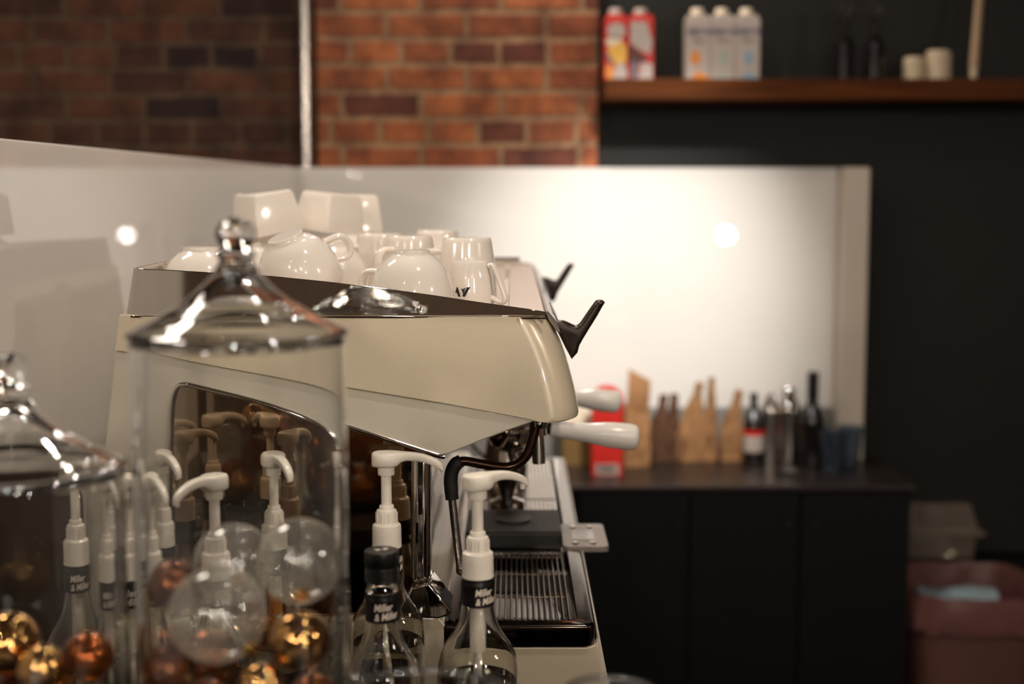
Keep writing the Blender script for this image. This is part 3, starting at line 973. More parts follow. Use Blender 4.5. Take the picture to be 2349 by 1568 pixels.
# ------------------------------------------------------------------ cups on top of the machine
def cup_mesh(prof_out, t=0.003, n=56):
    inner = [(max(0.0, r - t), max(0.0, z - (t if z > 0.01 else 0))) for r, z in prof_out if r > t]
    prof = prof_out + [(0.0, prof_out[-1][1])]
    inn = [(max(0.0, r - t), z if i == 0 else min(z, prof_out[-1][1] - 0.008)) for i, (r, z) in enumerate(prof_out)]
    prof = [(0.0, prof_out[-1][1] - 0.008)] + inn[::-1] + prof
    return MB().lathe(prof, n)


LATTE = [(.0525, 0), (.0535, .004), (.0532, .016), (.0510, .030), (.0465, .044), (.0395, .056), (.030, .0645), (.0245, .0675), (.0235, .069), (.0232, .0725), (.021, .0730)]
ESPRESSO = [(.0310, 0), (.0315, .003), (.0305, .018), (.0282, .036), (.0250, .050), (.0240, .0535), (.0228, .0555)]
MUG = [(.0405, 0), (.0410, .004), (.0400, .025), (.0375, .055), (.0345, .075), (.0330, .080), (.0315, .0815)]
meshes = {}


def handle_mb(r, z0, z1, out, rad=0.0045):
    p = smooth_path([(r * .93, 0, z1), (r + out * .75, 0, z1 - 0.002), (r + out, 0, (z0 * .55 + z1 * .45)), (r + out * .72, 0, z0 + 0.003), (r * .99, 0, z0 + 0.006)], 6)
    return MB().tube(p, rad, 12, flat=1.5)


meshes['latte'] = cup_mesh(LATTE).mesh('bowl', M['porcelain'])
meshes['latte_h'] = handle_mb(.048, .012, .045, .028).mesh('handle', M['porcelain'])
meshes['esp'] = cup_mesh(ESPRESSO).mesh('bowl', M['porcelain'])
p = smooth_path([(.0262, 0, .050), (.033, 0, .0495), (.044, 0, .026), (.049, 0, .009), (.044, 0, .0035), (.030, 0, .010)], 6)
meshes['esp_h'] = MB().tube(p, 0.0034, 12, flat=1.5).mesh('handle', M['porcelain'])
meshes['mug'] = cup_mesh(MUG).mesh('bowl', M['porcelain'])
meshes['mug_h'] = handle_mb(.038, .016, .062, .026).mesh('handle', M['porcelain'])


def sq_ring(h, z, rr):
    out = []
    for cx, cy, a0 in ((h - rr, h - rr, 0), (-h + rr, h - rr, PI / 2), (-h + rr, -h + rr, PI), (h - rr, -h + rr, 1.5 * PI)):
        for i in range(5):
            a = a0 + PI / 2 * i / 4
            out.append((cx + rr * math.cos(a), cy + rr * math.sin(a), z))
    return out


meshes['sq'] = MB().loft([sq_ring(.030, .064, .004), sq_ring(.034, .062, .004), sq_ring(.036, .055, .004), sq_ring(.041, .02, .004), sq_ring(.043, .002, .004), sq_ring(.043, 0, .004),
                          sq_ring(.040, 0, .003), sq_ring(.038, .02, .003), sq_ring(.033, .054, .003), sq_ring(.030, .058, .003)]).mesh('bowl', M['porcelain'], 35)


def cup(kind, label, loc, rz=0.0, tilt=(0, 0), group=None, name='coffee_cup', cat='cup', handle=True):
    root = thing(name, label, cat, loc, group)
    root.rotation_euler = Euler((tilt[0], tilt[1], rz))
    link_mesh('bowl', meshes[kind], root)
    if handle and kind + '_h' in meshes:
        link_mesh('handle', meshes[kind + '_h'], root)
    return root


GC = 'upturned cream cups on the machine'
zp = zt + 0.0022
c = P(946, 620, 1.768)
cup('latte', 'wide upturned cream cup beside the small cup with the black mark', (c.x - .001, 1.768, zp), math.radians(150), group=GC)
c = P(1078, 640, 1.835)
e = cup('esp', 'small upturned cream cup with a black zigzag mark near its rim', (c.x, 1.835, zp), math.radians(-22), group=GC)
# the black mark, wrapped on the cup wall
def cup_mark(root):
    # four slanted strokes, seen upside down on the upturned cup
    st = [[(1247, 718), (1262, 672), (1272, 672), (1283, 692), (1258, 728)], [(1263, 716), (1284, 694), (1306, 760), (1282, 758)],
          [(1306, 676), (1322, 690), (1352, 672), (1336, 716), (1330, 738)], [(1364, 670), (1396, 668), (1348, 758), (1328, 757), (1322, 745)]]
    mb = MB()
    rz = -root.rotation_euler.z
    for s in st:
        top = []
        for x, z in s:
            zz = .0180 + (714 - z) * .000138
            r = .0315 - .001 * max(0, zz - .003) / .015 + .0004
            a = (x - 1320) * .000138 / r
            top.append((r * math.sin(a), -r * math.cos(a), zz))
        mb.add(top, [tuple(range(len(s)))])
    o = mb.build('mark', M['print_black'], None, smooth=0)
    o.parent = root
    o.rotation_euler = (0, 0, rz + math.radians(-17))
    return o


cup_mark(e)
c = P(462, 600, 1.86)
cup('latte', 'upturned cream cup at the rear left corner of the rack', (c.x, 1.86, zp), math.radians(60), group=GC)
# lower layer cups
for px, yy, kind, rz, lab in ((872, 2.16, 'mug', 200, 'tall upturned mug behind the wide cup, on its left'), (940, 2.06, 'mug', 230, 'tall upturned mug right behind the wide cup'),
                              (1004, 2.34, 'mug', 120, 'tall upturned mug farthest back along the rack'), (1072, 1.97, 'mug', 170, 'tall upturned mug behind the small marked cup'),
                              (760, 2.02, 'latte', -70, 'upturned cream cup right of the tilted cup, its handle toward the viewer'), (598, 2.28, 'latte', 80, 'upturned cream cup under the left square bowl'),
                              (762, 2.33, 'latte', 100, 'upturned cream cup under the middle square bowl'), (824, 2.48, 'latte', 10, 'upturned cream cup under the rightmost square bowl'),
                              (560, 1.99, 'latte', 190, 'upturned cream cup behind the knob of the tall jar')):
    x = PX(px, 600, yy)
    cup(kind, lab, (x, yy, zp), math.radians(rz), group=GC)
# big tilted cup on top
c = P(694, 640, 1.84)
cup('latte', 'large tilted cream cup leaning over the chrome rim', (c.x + 0.004, 1.83, zp + 0.022), math.radians(25), (math.radians(6), math.radians(-22)), group=GC)
c = P(786, 640, 1.93)
GB = 'stacked square cream bowls'
hl = .0735
for px, yy, rz, tilt, dz, lab in ((616, 2.28, 38, (0.04, -0.16), .0078, 'square cream bowl tilted at the left of the top stack'),
                                  (752, 2.35, 50, (0.08, 0.08), .0050, 'square cream bowl in the middle of the top stack'),
                                  (816, 2.52, 12, (0, 0.02), .0015, 'square cream bowl at the right end of the top stack')):
    x = PX(px, 500, yy)
    cup('sq', lab, (x, yy, zp + hl + dz), math.radians(rz), tilt, group=GB, name='square_bowl', cat='bowl')

# ------------------------------------------------------------------ syrup bottles
CZ = 0.90
B_OUT = [(0.0, 0), (.040, 0), (.0432, .003), (.044, .010), (.044, .268), (.0432, .279), (.0405, .290), (.0355, .300), (.0290, .309), (.0235, .318), (.0200, .327), (.0178, .338), (.0162, .350), (.0152, .362), (.0148, .374)]
B_IN = [(.0120, .374), (.0124, .362), (.0134, .350), (.0150, .338), (.0172, .327), (.0207, .318), (.0262, .309), (.0327, .300), (.0377, .290), (.0404, .279), (.0412, .268), (.0412, .012), (.0395, .008), (0.0, .007)]
meshes['bottle'] = MB().lathe(B_OUT + B_IN, 56).mesh('glass_body', M['bottle_glass'], 50)


def liquid_mesh(h, mat):
    pr = [(0.0, .0075)] + [(r - 0.0004, z) for r, z in B_IN[::-1][1:] if z < h]
    # radius at h
    rr = pr[-1][0]
    pr += [(rr if h < .268 else min(rr, .0395), h), (0.0, h)]
    return MB().lathe(pr, 48).mesh('syrup', mat, 30)


meshes['syrup_clear'] = liquid_mesh(.262, M['syrup'])
meshes['syrup_dark'] = liquid_mesh(.262, M['dark_syrup'])
sl = [(.0150, .344), (.0166, .345), (.0164, .364), (.0168, .3655), (.0168, .3685), (.0160, .3705), (.0160, .374), (.0150, .374)]
meshes['sleeve'] = MB().lathe([(r + .0012, z) for r, z in sl], 48).mesh('neck_sleeve', M['label_black'], 40)
meshes['label'] = MB().lathe([(.0441, .06), (.0446, .06), (.0446, .236), (.0441, .236)], 30, closed=True, a0=math.radians(-40), a1=math.radians(120)).mesh('paper_label', M['label_black'], 40)


def wrap_text(lines, r, zc, mat_name='lettering'):
    mb = MB()
    for s, size, dx, dz, tilt, xs in lines:
        vs, fs = text_geo(s, size, 0.28, size * 0.028, xs)
        out = []
        for x, y in vs:
            x2 = x * math.cos(tilt) - y * math.sin(tilt) + dx
            y2 = x * math.sin(tilt) + y * math.cos(tilt) + dz
            a = x2 / r
            out.append((r * math.sin(a), -r * math.cos(a), zc + y2))
        mb.add(out, fs)
    return mb


meshes['neck_text'] = wrap_text([('Miller', .0108, -.0016, .0048, .06, .80), ('& Miller', .0106, .0022, -.0046, .08, .78)], .0182, .3562).mesh('lettering', M['print_white'], 0)
meshes['label_text'] = wrap_text([('Miller', .030, -.006, .012, .06, .80), ('& Miller', .030, .004, -.016, .08, .78)], .0449, .200).mesh('lettering', M['print_white'], 0)
# pump: collar, ring, guide, stem, head with spout; dip tube
meshes['collar'] = MB().lathe([(0.0, 0), (.0172, 0), (.0176, .0015), (.0172, .003), (.0170, .022), (.0164, .0265), (.0140, .0285), (.0124, .029), (.0122, .031), (.0122, .0415), (.0114, .0440), (.0088, .0452), (.0086, .0488), (.0078, .0500), (0.0, .0500)], 48).mesh('collar', M['pump'], 40)
rb = MB()
for k in range(10):
    a = 2 * PI * k / 10
    cx, cy = .0122 * math.cos(a), .0122 * math.sin(a)
    rb.tube([(cx, cy, .030), (cx, cy, .0415)], .0009, 6)
meshes['ribs'] = rb.mesh('grip_ribs', M['pump'], 40)
meshes['stem'] = MB().lathe([(0.0, .049), (.0063, .049), (.0060, .104), (0.0, .104)], 28).mesh('stem', M['pump'], 40)
rings = []
for x, hw, zc_, hh in ((-.0165, .003, .1185, .0060), (-.0160, .0060, .1186, .0076), (-.0145, .0092, .1187, .0084), (-.011, .0130, .1188, .0088), (-.006, .0156, .1189, .0090), (0, .0164, .1190, .0091),
                       (.006, .0154, .1191, .0090), (.011, .0128, .1193, .0088), (.0145, .0100, .1200, .0080), (.018, .0084, .1218, .0060), (.024, .0074, .1226, .0050), (.034, .0064, .1222, .0047), (.044, .0058, .1205, .0047),
                       (.053, .0054, .1176, .0047), (.060, .0052, .1142, .0048), (.0645, .0048, .1112, .0046), (.0665, .0038, .1088, .0036), (.0672, .0016, .1074, .0016)):
    ring = []
    for k in range(20):
        a = 2 * PI * k / 20
        ca, sa = math.cos(a), math.sin(a)
        e = 0.5
        ring.append((x, hw * math.copysign(abs(ca) ** e, ca), zc_ + hh * math.copysign(abs(sa) ** e, sa)))
    rings.append(ring)
hm = MB().loft(rings)
hm.lathe([(0.0, .1005), (.0094, .1005), (.0098, .102), (.0098, .112), (0.0, .112)], 28)
hm.tube([(.0615, 0, .110), (.0620, 0, .1035)], .0028, 10)
meshes['head'] = hm.mesh('nozzle_head', M['pump'], 45)
meshes['dip'] = MB().lathe([(0.0, -.006), (.0088, -.006), (.0088, -.082), (.0048, -.084), (.0046, -.24), (0.0, -.24)], 24).mesh('dip_tube', M['pump'], 40)
# screw cap
cp = [(0.0, .0), (.0176, 0)]
for k in range(7):
    cp += [(.0178, .001 + k * .0022), (.0172, .002 + k * .0022)]
cp += [(.0178, .0175), (.0184, .0185), (.0184, .030), (.0176, .0325), (.0150, .0330), (0.0, .0330)]
meshes['cap'] = MB().lathe(cp, 60).mesh('screw_cap', M['black_plastic'], 50)
em = MB()
rnd = random.Random(4)
for (ox, oy, s) in ((-.0042, -.0008, 1), (.0044, .0016, 1.1)):
    for k in range(16):
        a = 2 * PI * k / 16 + rnd.uniform(-.2, .2)
        rr = rnd.uniform(.0008, .0040) * s
        x, y = ox + rr * math.cos(a), oy + rr * math.sin(a)
        w = rnd.uniform(.0006, .0011)
        em.add([(x + w * math.cos(t), y + w * math.sin(t) * .7, .03335) for t in [2 * PI * i / 8 for i in range(8)]], [tuple(range(8))])
    em.add([(ox + .0022 * s * math.cos(t), oy + .0018 * s * math.sin(t), .03338) for t in [2 * PI * i / 14 for i in range(14)]], [tuple(range(14))])
em.tube([(-.006, -.006, .0333), (-.0042, -.001, .0333)], .0004, 5)
em.tube([(.003, -.004, .0333), (.0044, .0016, .0333)], .0004, 5)
meshes['cap_print'] = em.mesh('cap_emblem', M['print_white'], 0)


def bottle(label, px, y, yaw, pump=True, spout=0.0, liquid='syrup_clear', dz=0.0):
    root = thing('syrup_bottle', label, 'bottle', (PX(px, 1300, y), y, CZ), 'syrup bottles beside the machine')
    root.rotation_euler = (0, 0, yaw)
    g = link_mesh('glass_body', meshes['bottle'], root)
    link_mesh('syrup', meshes[liquid], root)
    s = link_mesh('neck_sleeve', meshes['sleeve'], root)
    link_mesh('lettering', meshes['neck_text'], s)
    l = link_mesh('paper_label', meshes['label'], root)
    t = link_mesh('lettering', meshes['label_text'], l, rot=(0, 0, math.radians(130)))
    if pump:
        c = link_mesh('pump_collar', meshes['collar'], root, (0, 0, .3745))
        link_mesh('grip_ribs', meshes['ribs'], c)
        link_mesh('dip_tube', meshes['dip'], root, (0, 0, .3745))
        h = link_mesh('pump_head', meshes['head'], root, (0, 0, .3595), (0, 0, spout - yaw))
        link_mesh('stem', meshes['stem'], h)
    else:
        link_mesh('clear_collar', meshes['ringneck'], root)
        c = link_mesh('screw_cap', meshes['cap'], root, (0, 0, .3855))
        link_mesh('cap_emblem', meshes['cap_print'], c)
    return root


meshes['ringneck'] = MB().lathe([(.0150, .374), (.0172, .3745), (.0172, .378), (.0160, .380), (.0160, .3855), (.0120, .3855), (.0120, .374)], 40, closed=True).mesh('clear_collar', M['bottle_glass'], 50)
D = math.radians
bottle('syrup bottle with white pump, beside the drip tray corner', 1096, 1.50, D(27), True, D(38))
bottle('syrup bottle with white pump, behind the black capped bottle', 888, 1.63, D(70), True, D(-4))
bottle('syrup bottle closed by a black screw cap', 876, 1.445, D(12), False, liquid='syrup_dark')
bottle('syrup bottle whose white pump points toward the viewer, seen through the tall jar', 490, 1.50, D(40), True, D(-122))
bottle('syrup bottle whose white pump points right, behind the tall jar', 640, 1.63, D(-50), True, D(-62))
bottle('syrup bottle with white pump, nearer one between the two jars', 296, 1.497, D(10), True, D(-50))
bottle('syrup bottle with white pump, farther one between the two jars', 340, 1.635, D(-20), True, D(-52))
bottle('syrup bottle with white pump, standing behind the low jar', 195, 1.56, D(20), True, D(-50))

xt = PX(203, 1200, 1.645)  # added dark upright tray, darkens the view through the low jar
root = thing('added_steel_tray', 'added dark polished steel tray standing upright on edge behind the low jar', 'tray', (-.555, 1.66, CZ))
zt2 = PZ(1118, 1.645)
tp = rrect(-.618, CZ + .0005, xt, zt2, .02, 0)
MB().prism([(x, z) for x, z, _ in tp], 1.652, 1.676).build('pan', M['tray_dark'], root, smooth=30, bevel=0.003)
MB().tube([(x, 1.650, z) for x, z, _ in tp] + [(tp[0][0], 1.650, tp[0][1])], .004, 8).build('rolled_edge', M['steel'], root)

# ------------------------------------------------------------------ glass jars with baubles
def jar(label, px, y, py_rim, knob_py, wide):
    cx = PX(px, 900, y)
    zr = PZ(py_rim, y)                      # underside of lid / mouth
    root = thing('glass_jar', label, 'jar', (cx, y, LED))
    H = zr - LED
    R_ = wide
    t = 0.0034
    out = [(0.0, 0), (R_ - .010, 0), (R_ - .002, .004), (R_, .012), (R_, H - .004), (R_ - t * .5, H), (R_ - t, H - .004), (R_ - t, .018), (R_ - .010, .011), (0.0, .010)]
    MB().lathe(out, 96, (cx, y, LED)).build('body', M['glass'], root, smooth=40)
    # lid (flared bell) rests on the mouth
    L = [(R_ + .001, .0005), (R_ + .0025, .0025), (R_ + .001, .0045), (.0846, .0060), (.0758, .0110), (.060, .0190), (.0423, .0292), (.030, .0392), (.0235, .0462), (.0183, .0530), (.0152, .0580), (.0140, .0605), (.0138, .0630), (.0162, .0655), (.0160, .0685), (.0110, .0708), (0.0, .0708)]
    I = [(0.0, .0500), (.0060, .0492), (.0125, .0455), (.0205, .0390), (.033, .0300), (.0495, .0195), (.066, .0110), (R_ - .010, .0050), (R_ - .006, .0015), (R_ - .003, .0005)]
    lid = MB().lathe(L + I + [L[0]], 96, (cx, y, zr + .0003)).build('lid', M['glass'], root, smooth=60)
    kb = [(0.0, .0705), (.0090, .0705), (.0120, .0725), (.0150, .0765), (.0165, .0825), (.0154, .0880), (.0112, .0932), (.0050, .0960), (0.0, .0965)]
    MB().lathe(kb, 48, (cx, y, zr + .0003)).build('knob', M['glass'], lid, smooth=60)
    return cx, y, R_ - t


J1 = jar('tall clear glass jar with a domed lid holding clear and copper baubles', 548, 1.15, 772, 497, .0872)
J2 = jar('lower clear glass jar with a domed lid at the left edge of the picture', 26, 1.15, 1078, 803, .0880)

bs = MB().lathe([(math.sin(PI * i / 32) , -math.cos(PI * i / 32)) for i in range(33)], 56, sup=False)
kinds = {}
for k, mt in (('clear', 'bauble_clear'), ('copper', 'bauble_copper'), ('brown', 'bauble_brown'), ('gold', 'bauble_gold'), ('amber', 'bauble_amber')):
    kinds[k] = bs.mesh('bauble', M[mt], 180)
meshes['bcap'] = MB().lathe([(0.0, 1.16), (.17, 1.16), (.19, 1.13), (.19, .97), (.17, .97)], 24).lathe([(.035 * math.cos(a), 1.23 + .07 * math.sin(a)) for a in (0, 1)], 3).mesh('hanger_cap', M['gold_cap'], 40)

balls1 = [(495, 1412, 1.105, 116, 'clear', 'clear glass bauble at the front of the tall jar, largest'), (688, 1285, 1.160, 101, 'clear', 'clear glass bauble highest at the right of the tall jar'),
          (520, 1300, 1.190, 96, 'clear', 'clear glass bauble behind the front one in the tall jar'), (374, 1334, 1.165, 62, 'brown', 'dark copper bauble at the upper left of the tall jar'),
          (688, 1468, 1.120, 72, 'gold', 'shiny gold bauble low at the right of the tall jar'), (366, 1540, 1.120, 62, 'brown', 'dark copper bauble low at the left of the tall jar'),
          (600, 1570, 1.100, 56, 'gold', 'gold bauble at the bottom centre of the tall jar'), (720, 1600, 1.150, 60, 'copper', 'copper bauble at the bottom right of the tall jar'),
          (610, 1420, 1.205, 66, 'amber', 'amber bauble between the clear ones in the tall jar'), (470, 1610, 1.130, 60, 'copper', 'copper bauble below the large clear bauble'),
          (390, 1690, 1.14, 80, 'copper', None), (560, 1700, 1.12, 80, 'gold', None), (700, 1710, 1.15, 80, 'brown', None), (540, 1690, 1.20, 75, 'amber', None), (470, 1500, 1.2, 70, 'copper', None)]
balls2 = [(18, 1475, 1.130, 76, 'gold', 'gold mirrored bauble high in the low jar'), (200, 1505, 1.140, 60, 'copper', 'copper bauble at the right of the low jar'), (95, 1530, 1.10, 56, 'gold', 'small gold bauble in the middle of the low jar'),
          (60, 1610, 1.14, 80, 'brown', None), (-60, 1560, 1.15, 80, 'clear', None), (170, 1640, 1.14, 80, 'gold', None), (-60, 1690, 1.14, 80, 'copper', None), (40, 1700, 1.18, 70, 'gold', None), (100, 1560, 1.2, 64, 'amber', None)]


def settle(balls, J):
    cx, cy, R_ = J
    B = []
    for px, py, y, rp, k, lab in balls:
        p = P(px, py, y)
        r = rp / FPX * y
        B.append([p, r, k, lab, p.copy()])
    for it in range(400):
        for i in range(len(B)):
            for j in range(i + 1, len(B)):
                d = B[j][0] - B[i][0]
                ov = B[i][1] + B[j][1] + .0006 - d.length
                if ov > 0:
                    n = d.normalized() if d.length > 1e-6 else Vector((0, 1, 0))
                    wi = 0.12 if B[i][3] else 1.0
                    wj = 0.12 if B[j][3] else 1.0
                    B[i][0] -= n * ov * wi / (wi + wj)
                    B[j][0] += n * ov * wj / (wi + wj)
        for b in B:
            h = Vector((b[0].x - cx, b[0].y - cy, 0))
            mx = R_ - b[1] - .0008
            if h.length > mx:
                h2 = h.normalized() * mx
                b[0].x, b[0].y = cx + h2.x, cy + h2.y
            b[0].z = max(b[0].z, LED + .0115 + b[1] + .0005)
            if b[3] and it < 300:
                b[0] += (b[4] - b[0]) * 0.02
    return B


extra = ['copper bauble hidden low in the tall jar', 'gold bauble at the floor of the tall jar', 'brown bauble at the floor of the tall jar, right', 'amber bauble at the back floor of the tall jar',
         'copper bauble behind the large clear bauble']
extra2 = ['brown bauble beneath the gold ones in the low jar', 'clear bauble at the far left of the low jar', 'gold bauble under the copper one in the low jar', 'copper bauble at the left floor of the low jar',
          'gold bauble at the back floor of the low jar', 'amber bauble at the back of the low jar']
rnd = random.Random(11)
for bl, J, ex in ((balls1, J1, extra), (balls2, J2, extra2)):
    n = 0
    for p, r, k, lab, p0 in settle(bl, J):
        if lab is None:
            lab = ex[n]
            n += 1
        root = thing('bauble', lab, 'bauble', p, 'glass baubles in the tall jar' if bl is balls1 else 'glass baubles in the low jar')
        root.rotation_euler = (rnd.uniform(1.7, 2.6), rnd.uniform(-.4, .4), rnd.uniform(-1.2, 1.2))
        root.scale = (r, r, r)
        link_mesh('ball', kinds[k], root)
        link_mesh('hanger_cap', meshes['bcap'], root, scale=0.8, loc=(0, 0, .19))

# glass bowl and tumbler nearest the viewer
def tumbler(name, label, cat, px, py_top, y_far, r, base=0.6, h=None):
    pf = P(px, py_top, y_far)
    c = Vector((pf.x, y_far - r, LED))
    H = pf.z - LED
    root = thing(name, label, cat, c)
    t = .003
    MB().lathe([(0.0, 0), (r * base, 0), (r * (base + .04), .004), (r * .93, H * .55), (r, H - .003), (r - t * .5, H), (r - t, H - .003), (r * .93 - t, H * .55), (r * base - t * .3, .010), (0.0, .008)], 72, c).build('glass', M['glass'], root, smooth=50)


tumbler('glass_bowl', 'empty clear glass bowl at the bottom edge, nearest the viewer', 'bowl', 985, 1530, .99, .075, .75)
tumbler('glass_tumbler', 'small clear glass tumbler at the bottom edge, right of the bowl', 'glass', 1395, 1546, 1.02, .036, .8)

# ------------------------------------------------------------------ things on the back worktop
rnd = random.Random(3)


def paper_bag(label, px0, px1, py_top, py_base, depth, mat, lean=0.0, flap=0.0, yaw=0.0, taper=.25):
    yb = 0.79 / math.tan(math.atan((py_base - 784) / FPX) + TH)
    w = (px1 - px0) / FPX * yb
    cx = PX((px0 + px1) / 2, py_base, yb)
    h = PZ(py_top, yb) - .90
    y = yb + depth / 2
    root = thing('paper_bag', label, 'bag', (cx, y, .90), 'brown paper bags along the worktop')
    cyw, syw = math.cos(yaw), math.sin(yaw)
    ph = [rnd.uniform(0, 6.28) for _ in range(6)]
    rings = []
    n = 8
    for i in range(21):
        t = i / 20
        pin = min(1, max(0, (t - .35) / .55)) ** 1.1
        dd = depth * (1 - pin * .93)
        ww = w * (1 - taper * pin)
        ox = lean * h * t * t
        per = [(-.5 + k / n, -.5) for k in range(n)] + [(.5, -.5 + k / n) for k in range(n)] + [(.5 - k / n, .5) for k in range(n)] + [(-.5, .5 - k / n) for k in range(n)]
        ring = []
        for u, v in per:
            gus = (.5 - abs(v)) * 2 * .32 * w * (.3 + .7 * t) if abs(u) > .49 else 0
            f = .0050 * math.sin(9 * u + 7 * t + ph[0]) * math.sin(5 * t + 4 * u + ph[1]) + .0035 * math.sin(17 * u - 13 * t + ph[2]) + rnd.uniform(-.0012, .0012)
            f *= min(1, i / 3)
            lx = u * ww - math.copysign(gus, u)
            ly = v * dd + f * (-1 if v < 0 else 1)
            ring.append((cx + lx * cyw - ly * syw + ox, y + lx * syw + ly * cyw, .90 + h * t + (.006 * math.sin(6 * u + ph[3]) * t if i else 0)))
        rings.append(ring)
    MB().loft(rings).build('sack', mat, root, smooth=24)
    ox = lean * h
    if flap:
        rs = []
        for (t, by, sl) in ((0, 0, 0), (.4, -.008, .12), (.75, -.004, .2), (1.0, .004, .30)):
            z0 = .90 + h + flap * t - .003
            ring = []
            for u in (-.5, -.25, 0, .25, .5):
                ring.append((cx + ox + u * w * .86 + t * .006, y + by - .002 + .006 * u * u, z0 - (u + .5) * sl * flap))
            for u in (.5, .25, 0, -.25, -.5):
                ring.append((cx + ox + u * w * .86 + t * .006, y + by + .002 + .006 * u * u, z0 - (u + .5) * sl * flap))
            rs.append(ring)
        MB().loft(rs).build('open_flap', mat, root, smooth=30)
    else:
        # rolled top closed by a paper tie
        e = MB().tube([(cx + ox - w * (1 - taper) * .48, y, .90 + h), (cx + ox, y + .003, .90 + h + .004), (cx + ox + w * (1 - taper) * .48, y, .90 + h - .002)], .0052, 8)
        e.build('rolled_top', mat, root, smooth=40)
    return root


paper_bag('tall kraft paper bag with a raised open flap, beside the red carton', 1430, 1490, 938, 1070, .045, M['kraft'], 0.02, PZ(845, 3.98) - PZ(938, 3.98), .15, .05)
paper_bag('dark brown paper bag right of the tall flapped bag', 1488, 1528, 912, 1058, .042, M['kraft_dark'], 0.10, yaw=.5, taper=.5)
paper_bag('narrow brown paper bag in the middle of the row', 1528, 1560, 910, 1056, .042, M['kraft_dark'], 0.02, yaw=-.4, taper=.4)
paper_bag('crumpled light kraft bag in the middle of the row', 1556, 1618, 884, 1058, .046, M['kraft'], 0.10, yaw=.35, taper=.7)
paper_bag('slim pale kraft bag with a tall pinched top', 1618, 1646, 872, 1056, .042, M['kraft'], 0.0, yaw=-.2, taper=.5)
paper_bag('boxy kraft bag at the right end of the bags', 1652, 1700, 902, 1057, .046, M['kraft'], 0.12, yaw=.1, taper=.6)

yb = 3.88
xa, xb_ = PX(1358, 1080, yb), PX(1428, 1080, yb)
root = thing('red_carton', 'bright red carton with a white barcode panel, standing on the worktop', 'carton', ((xa + xb_) / 2, yb + .03, .90))
hh = PZ(905, yb) - .90
MB().box((xa, yb, .90), (xb_, yb + .06, .90 + hh)).build('box', M['red_card'], root, smooth=0, bevel=0.002)
MB().prism([(xa + .002, .90 + hh), (xb_ - .002, .90 + hh), (xb_ - .025, .90 + hh + .02), (xa + .025, .90 + hh + .02)], yb + .01, yb + .05).build('top_fold', M['red_card'], root, smooth=0)
bx0, bx1, bz0, bz1 = xa + .010, xb_ - .010, PZ(1088, yb), PZ(1064, yb)
bc = MB().box((bx0, yb - .0008, bz0), (bx1, yb, bz1)).build('barcode_panel', M['carton_white'], root, smooth=0)
mb = MB()
x = bx0 + .006
while x < bx1 - .007:
    w = rnd.choice((.0008, .0012, .002))
    mb.box((x, yb - .0013, bz0 + .006), (x + w, yb - .0008, bz1 - .003))
    x += w + rnd.choice((.0009, .0014, .002))
mb.build('barcode_bars', M['print_black'], bc, smooth=0)

yb = 4.02
xa, xb_ = PX(1290, 1000, yb), PX(1368, 1000, yb)
root = thing('biscuit_carton', 'olive brown carton with a cream upper half, behind the red carton', 'carton', ((xa + xb_) / 2, yb + .035, .90))
MB().box((xa, yb, .90), (xb_, yb + .07, PZ(975, yb))).build('box', M['olive_card'], root, smooth=0, bevel=0.002)
MB().box((xa - .001, yb - .001, PZ(975, yb)), (xb_ + .001, yb + .071, PZ(928, yb))).build('lid', M['cream_card'], root, smooth=0, bevel=0.003)


def turned(name, label, cat, px, y, prof, mat, parts=(), group=None, n=40, smooth=40):
    x = PX(px, 1050, y)
    root = thing(name, label, cat, (x, y, .90), group)
    MB().lathe(prof, n, (x, y, .90)).build('body', mat, root, smooth=smooth)
    for nm, pr, mt in parts:
        MB().lathe(pr, n, (x, y, .90)).build(nm, mt, root, smooth=40)
    return root


turned('sauce_bottle', 'small black bottle with a red topped white label', 'bottle', 1727, 4.08,
       [(0.0, 0), (.028, 0), (.029, .004), (.029, .105), (.024, .130), (.012, .155), (.010, .190), (0.0, .190)], M['bottle_dark'],
       (('white_label', [(.0293, .035), (.0296, .035), (.0296, .082), (.0293, .082)], M['carton_white']), ('red_band', [(.0293, .082), (.0296, .082), (.0296, .098), (.0293, .098)], M['red_card']),
        ('cap', [(0.0, .188), (.012, .188), (.012, .204), (0.0, .205)], M['black_plastic'])))
turned('steel_canister', 'tall pale steel canister between the black bottle and the shaker', 'canister', 1764, 4.09,
       [(0.0, 0), (.024, 0), (.0245, .004), (.0245, .150), (.022, .158), (0.0, .158)], M['steel'],
       (('lid', [(0.0, .158), (.016, .158), (.018, .164), (.016, .186), (.008, .200), (0.0, .203)], M['chrome']),))
turned('cocktail_shaker', 'polished steel cocktail shaker on the worktop', 'shaker', 1806, 4.07,
       [(0.0, 0), (.027, 0), (.029, .006), (.034, .13), (.035, .150), (0.0, .150)], M['steel'],
       (('cap', [(.0345, .150), (.035, .155), (.030, .178), (.020, .194), (.019, .216), (.016, .222), (0.0, .223)], M['chrome']),))
turned('wine_bottle', 'tall slim dark bottle rising above the glasses', 'bottle', 1861, 4.02,
       [(0.0, .0), (.034, 0), (.0355, .005), (.0355, .13), (.030, .155), (.018, .178), (.0155, .20), (.0155, .235), (0.0, .235)], M['bottle_dark'],
       (('capsule', [(0.0, .274), (.015, .274), (.0165, .270), (.0165, .205), (.0158, .204)], M['black_plastic']),))
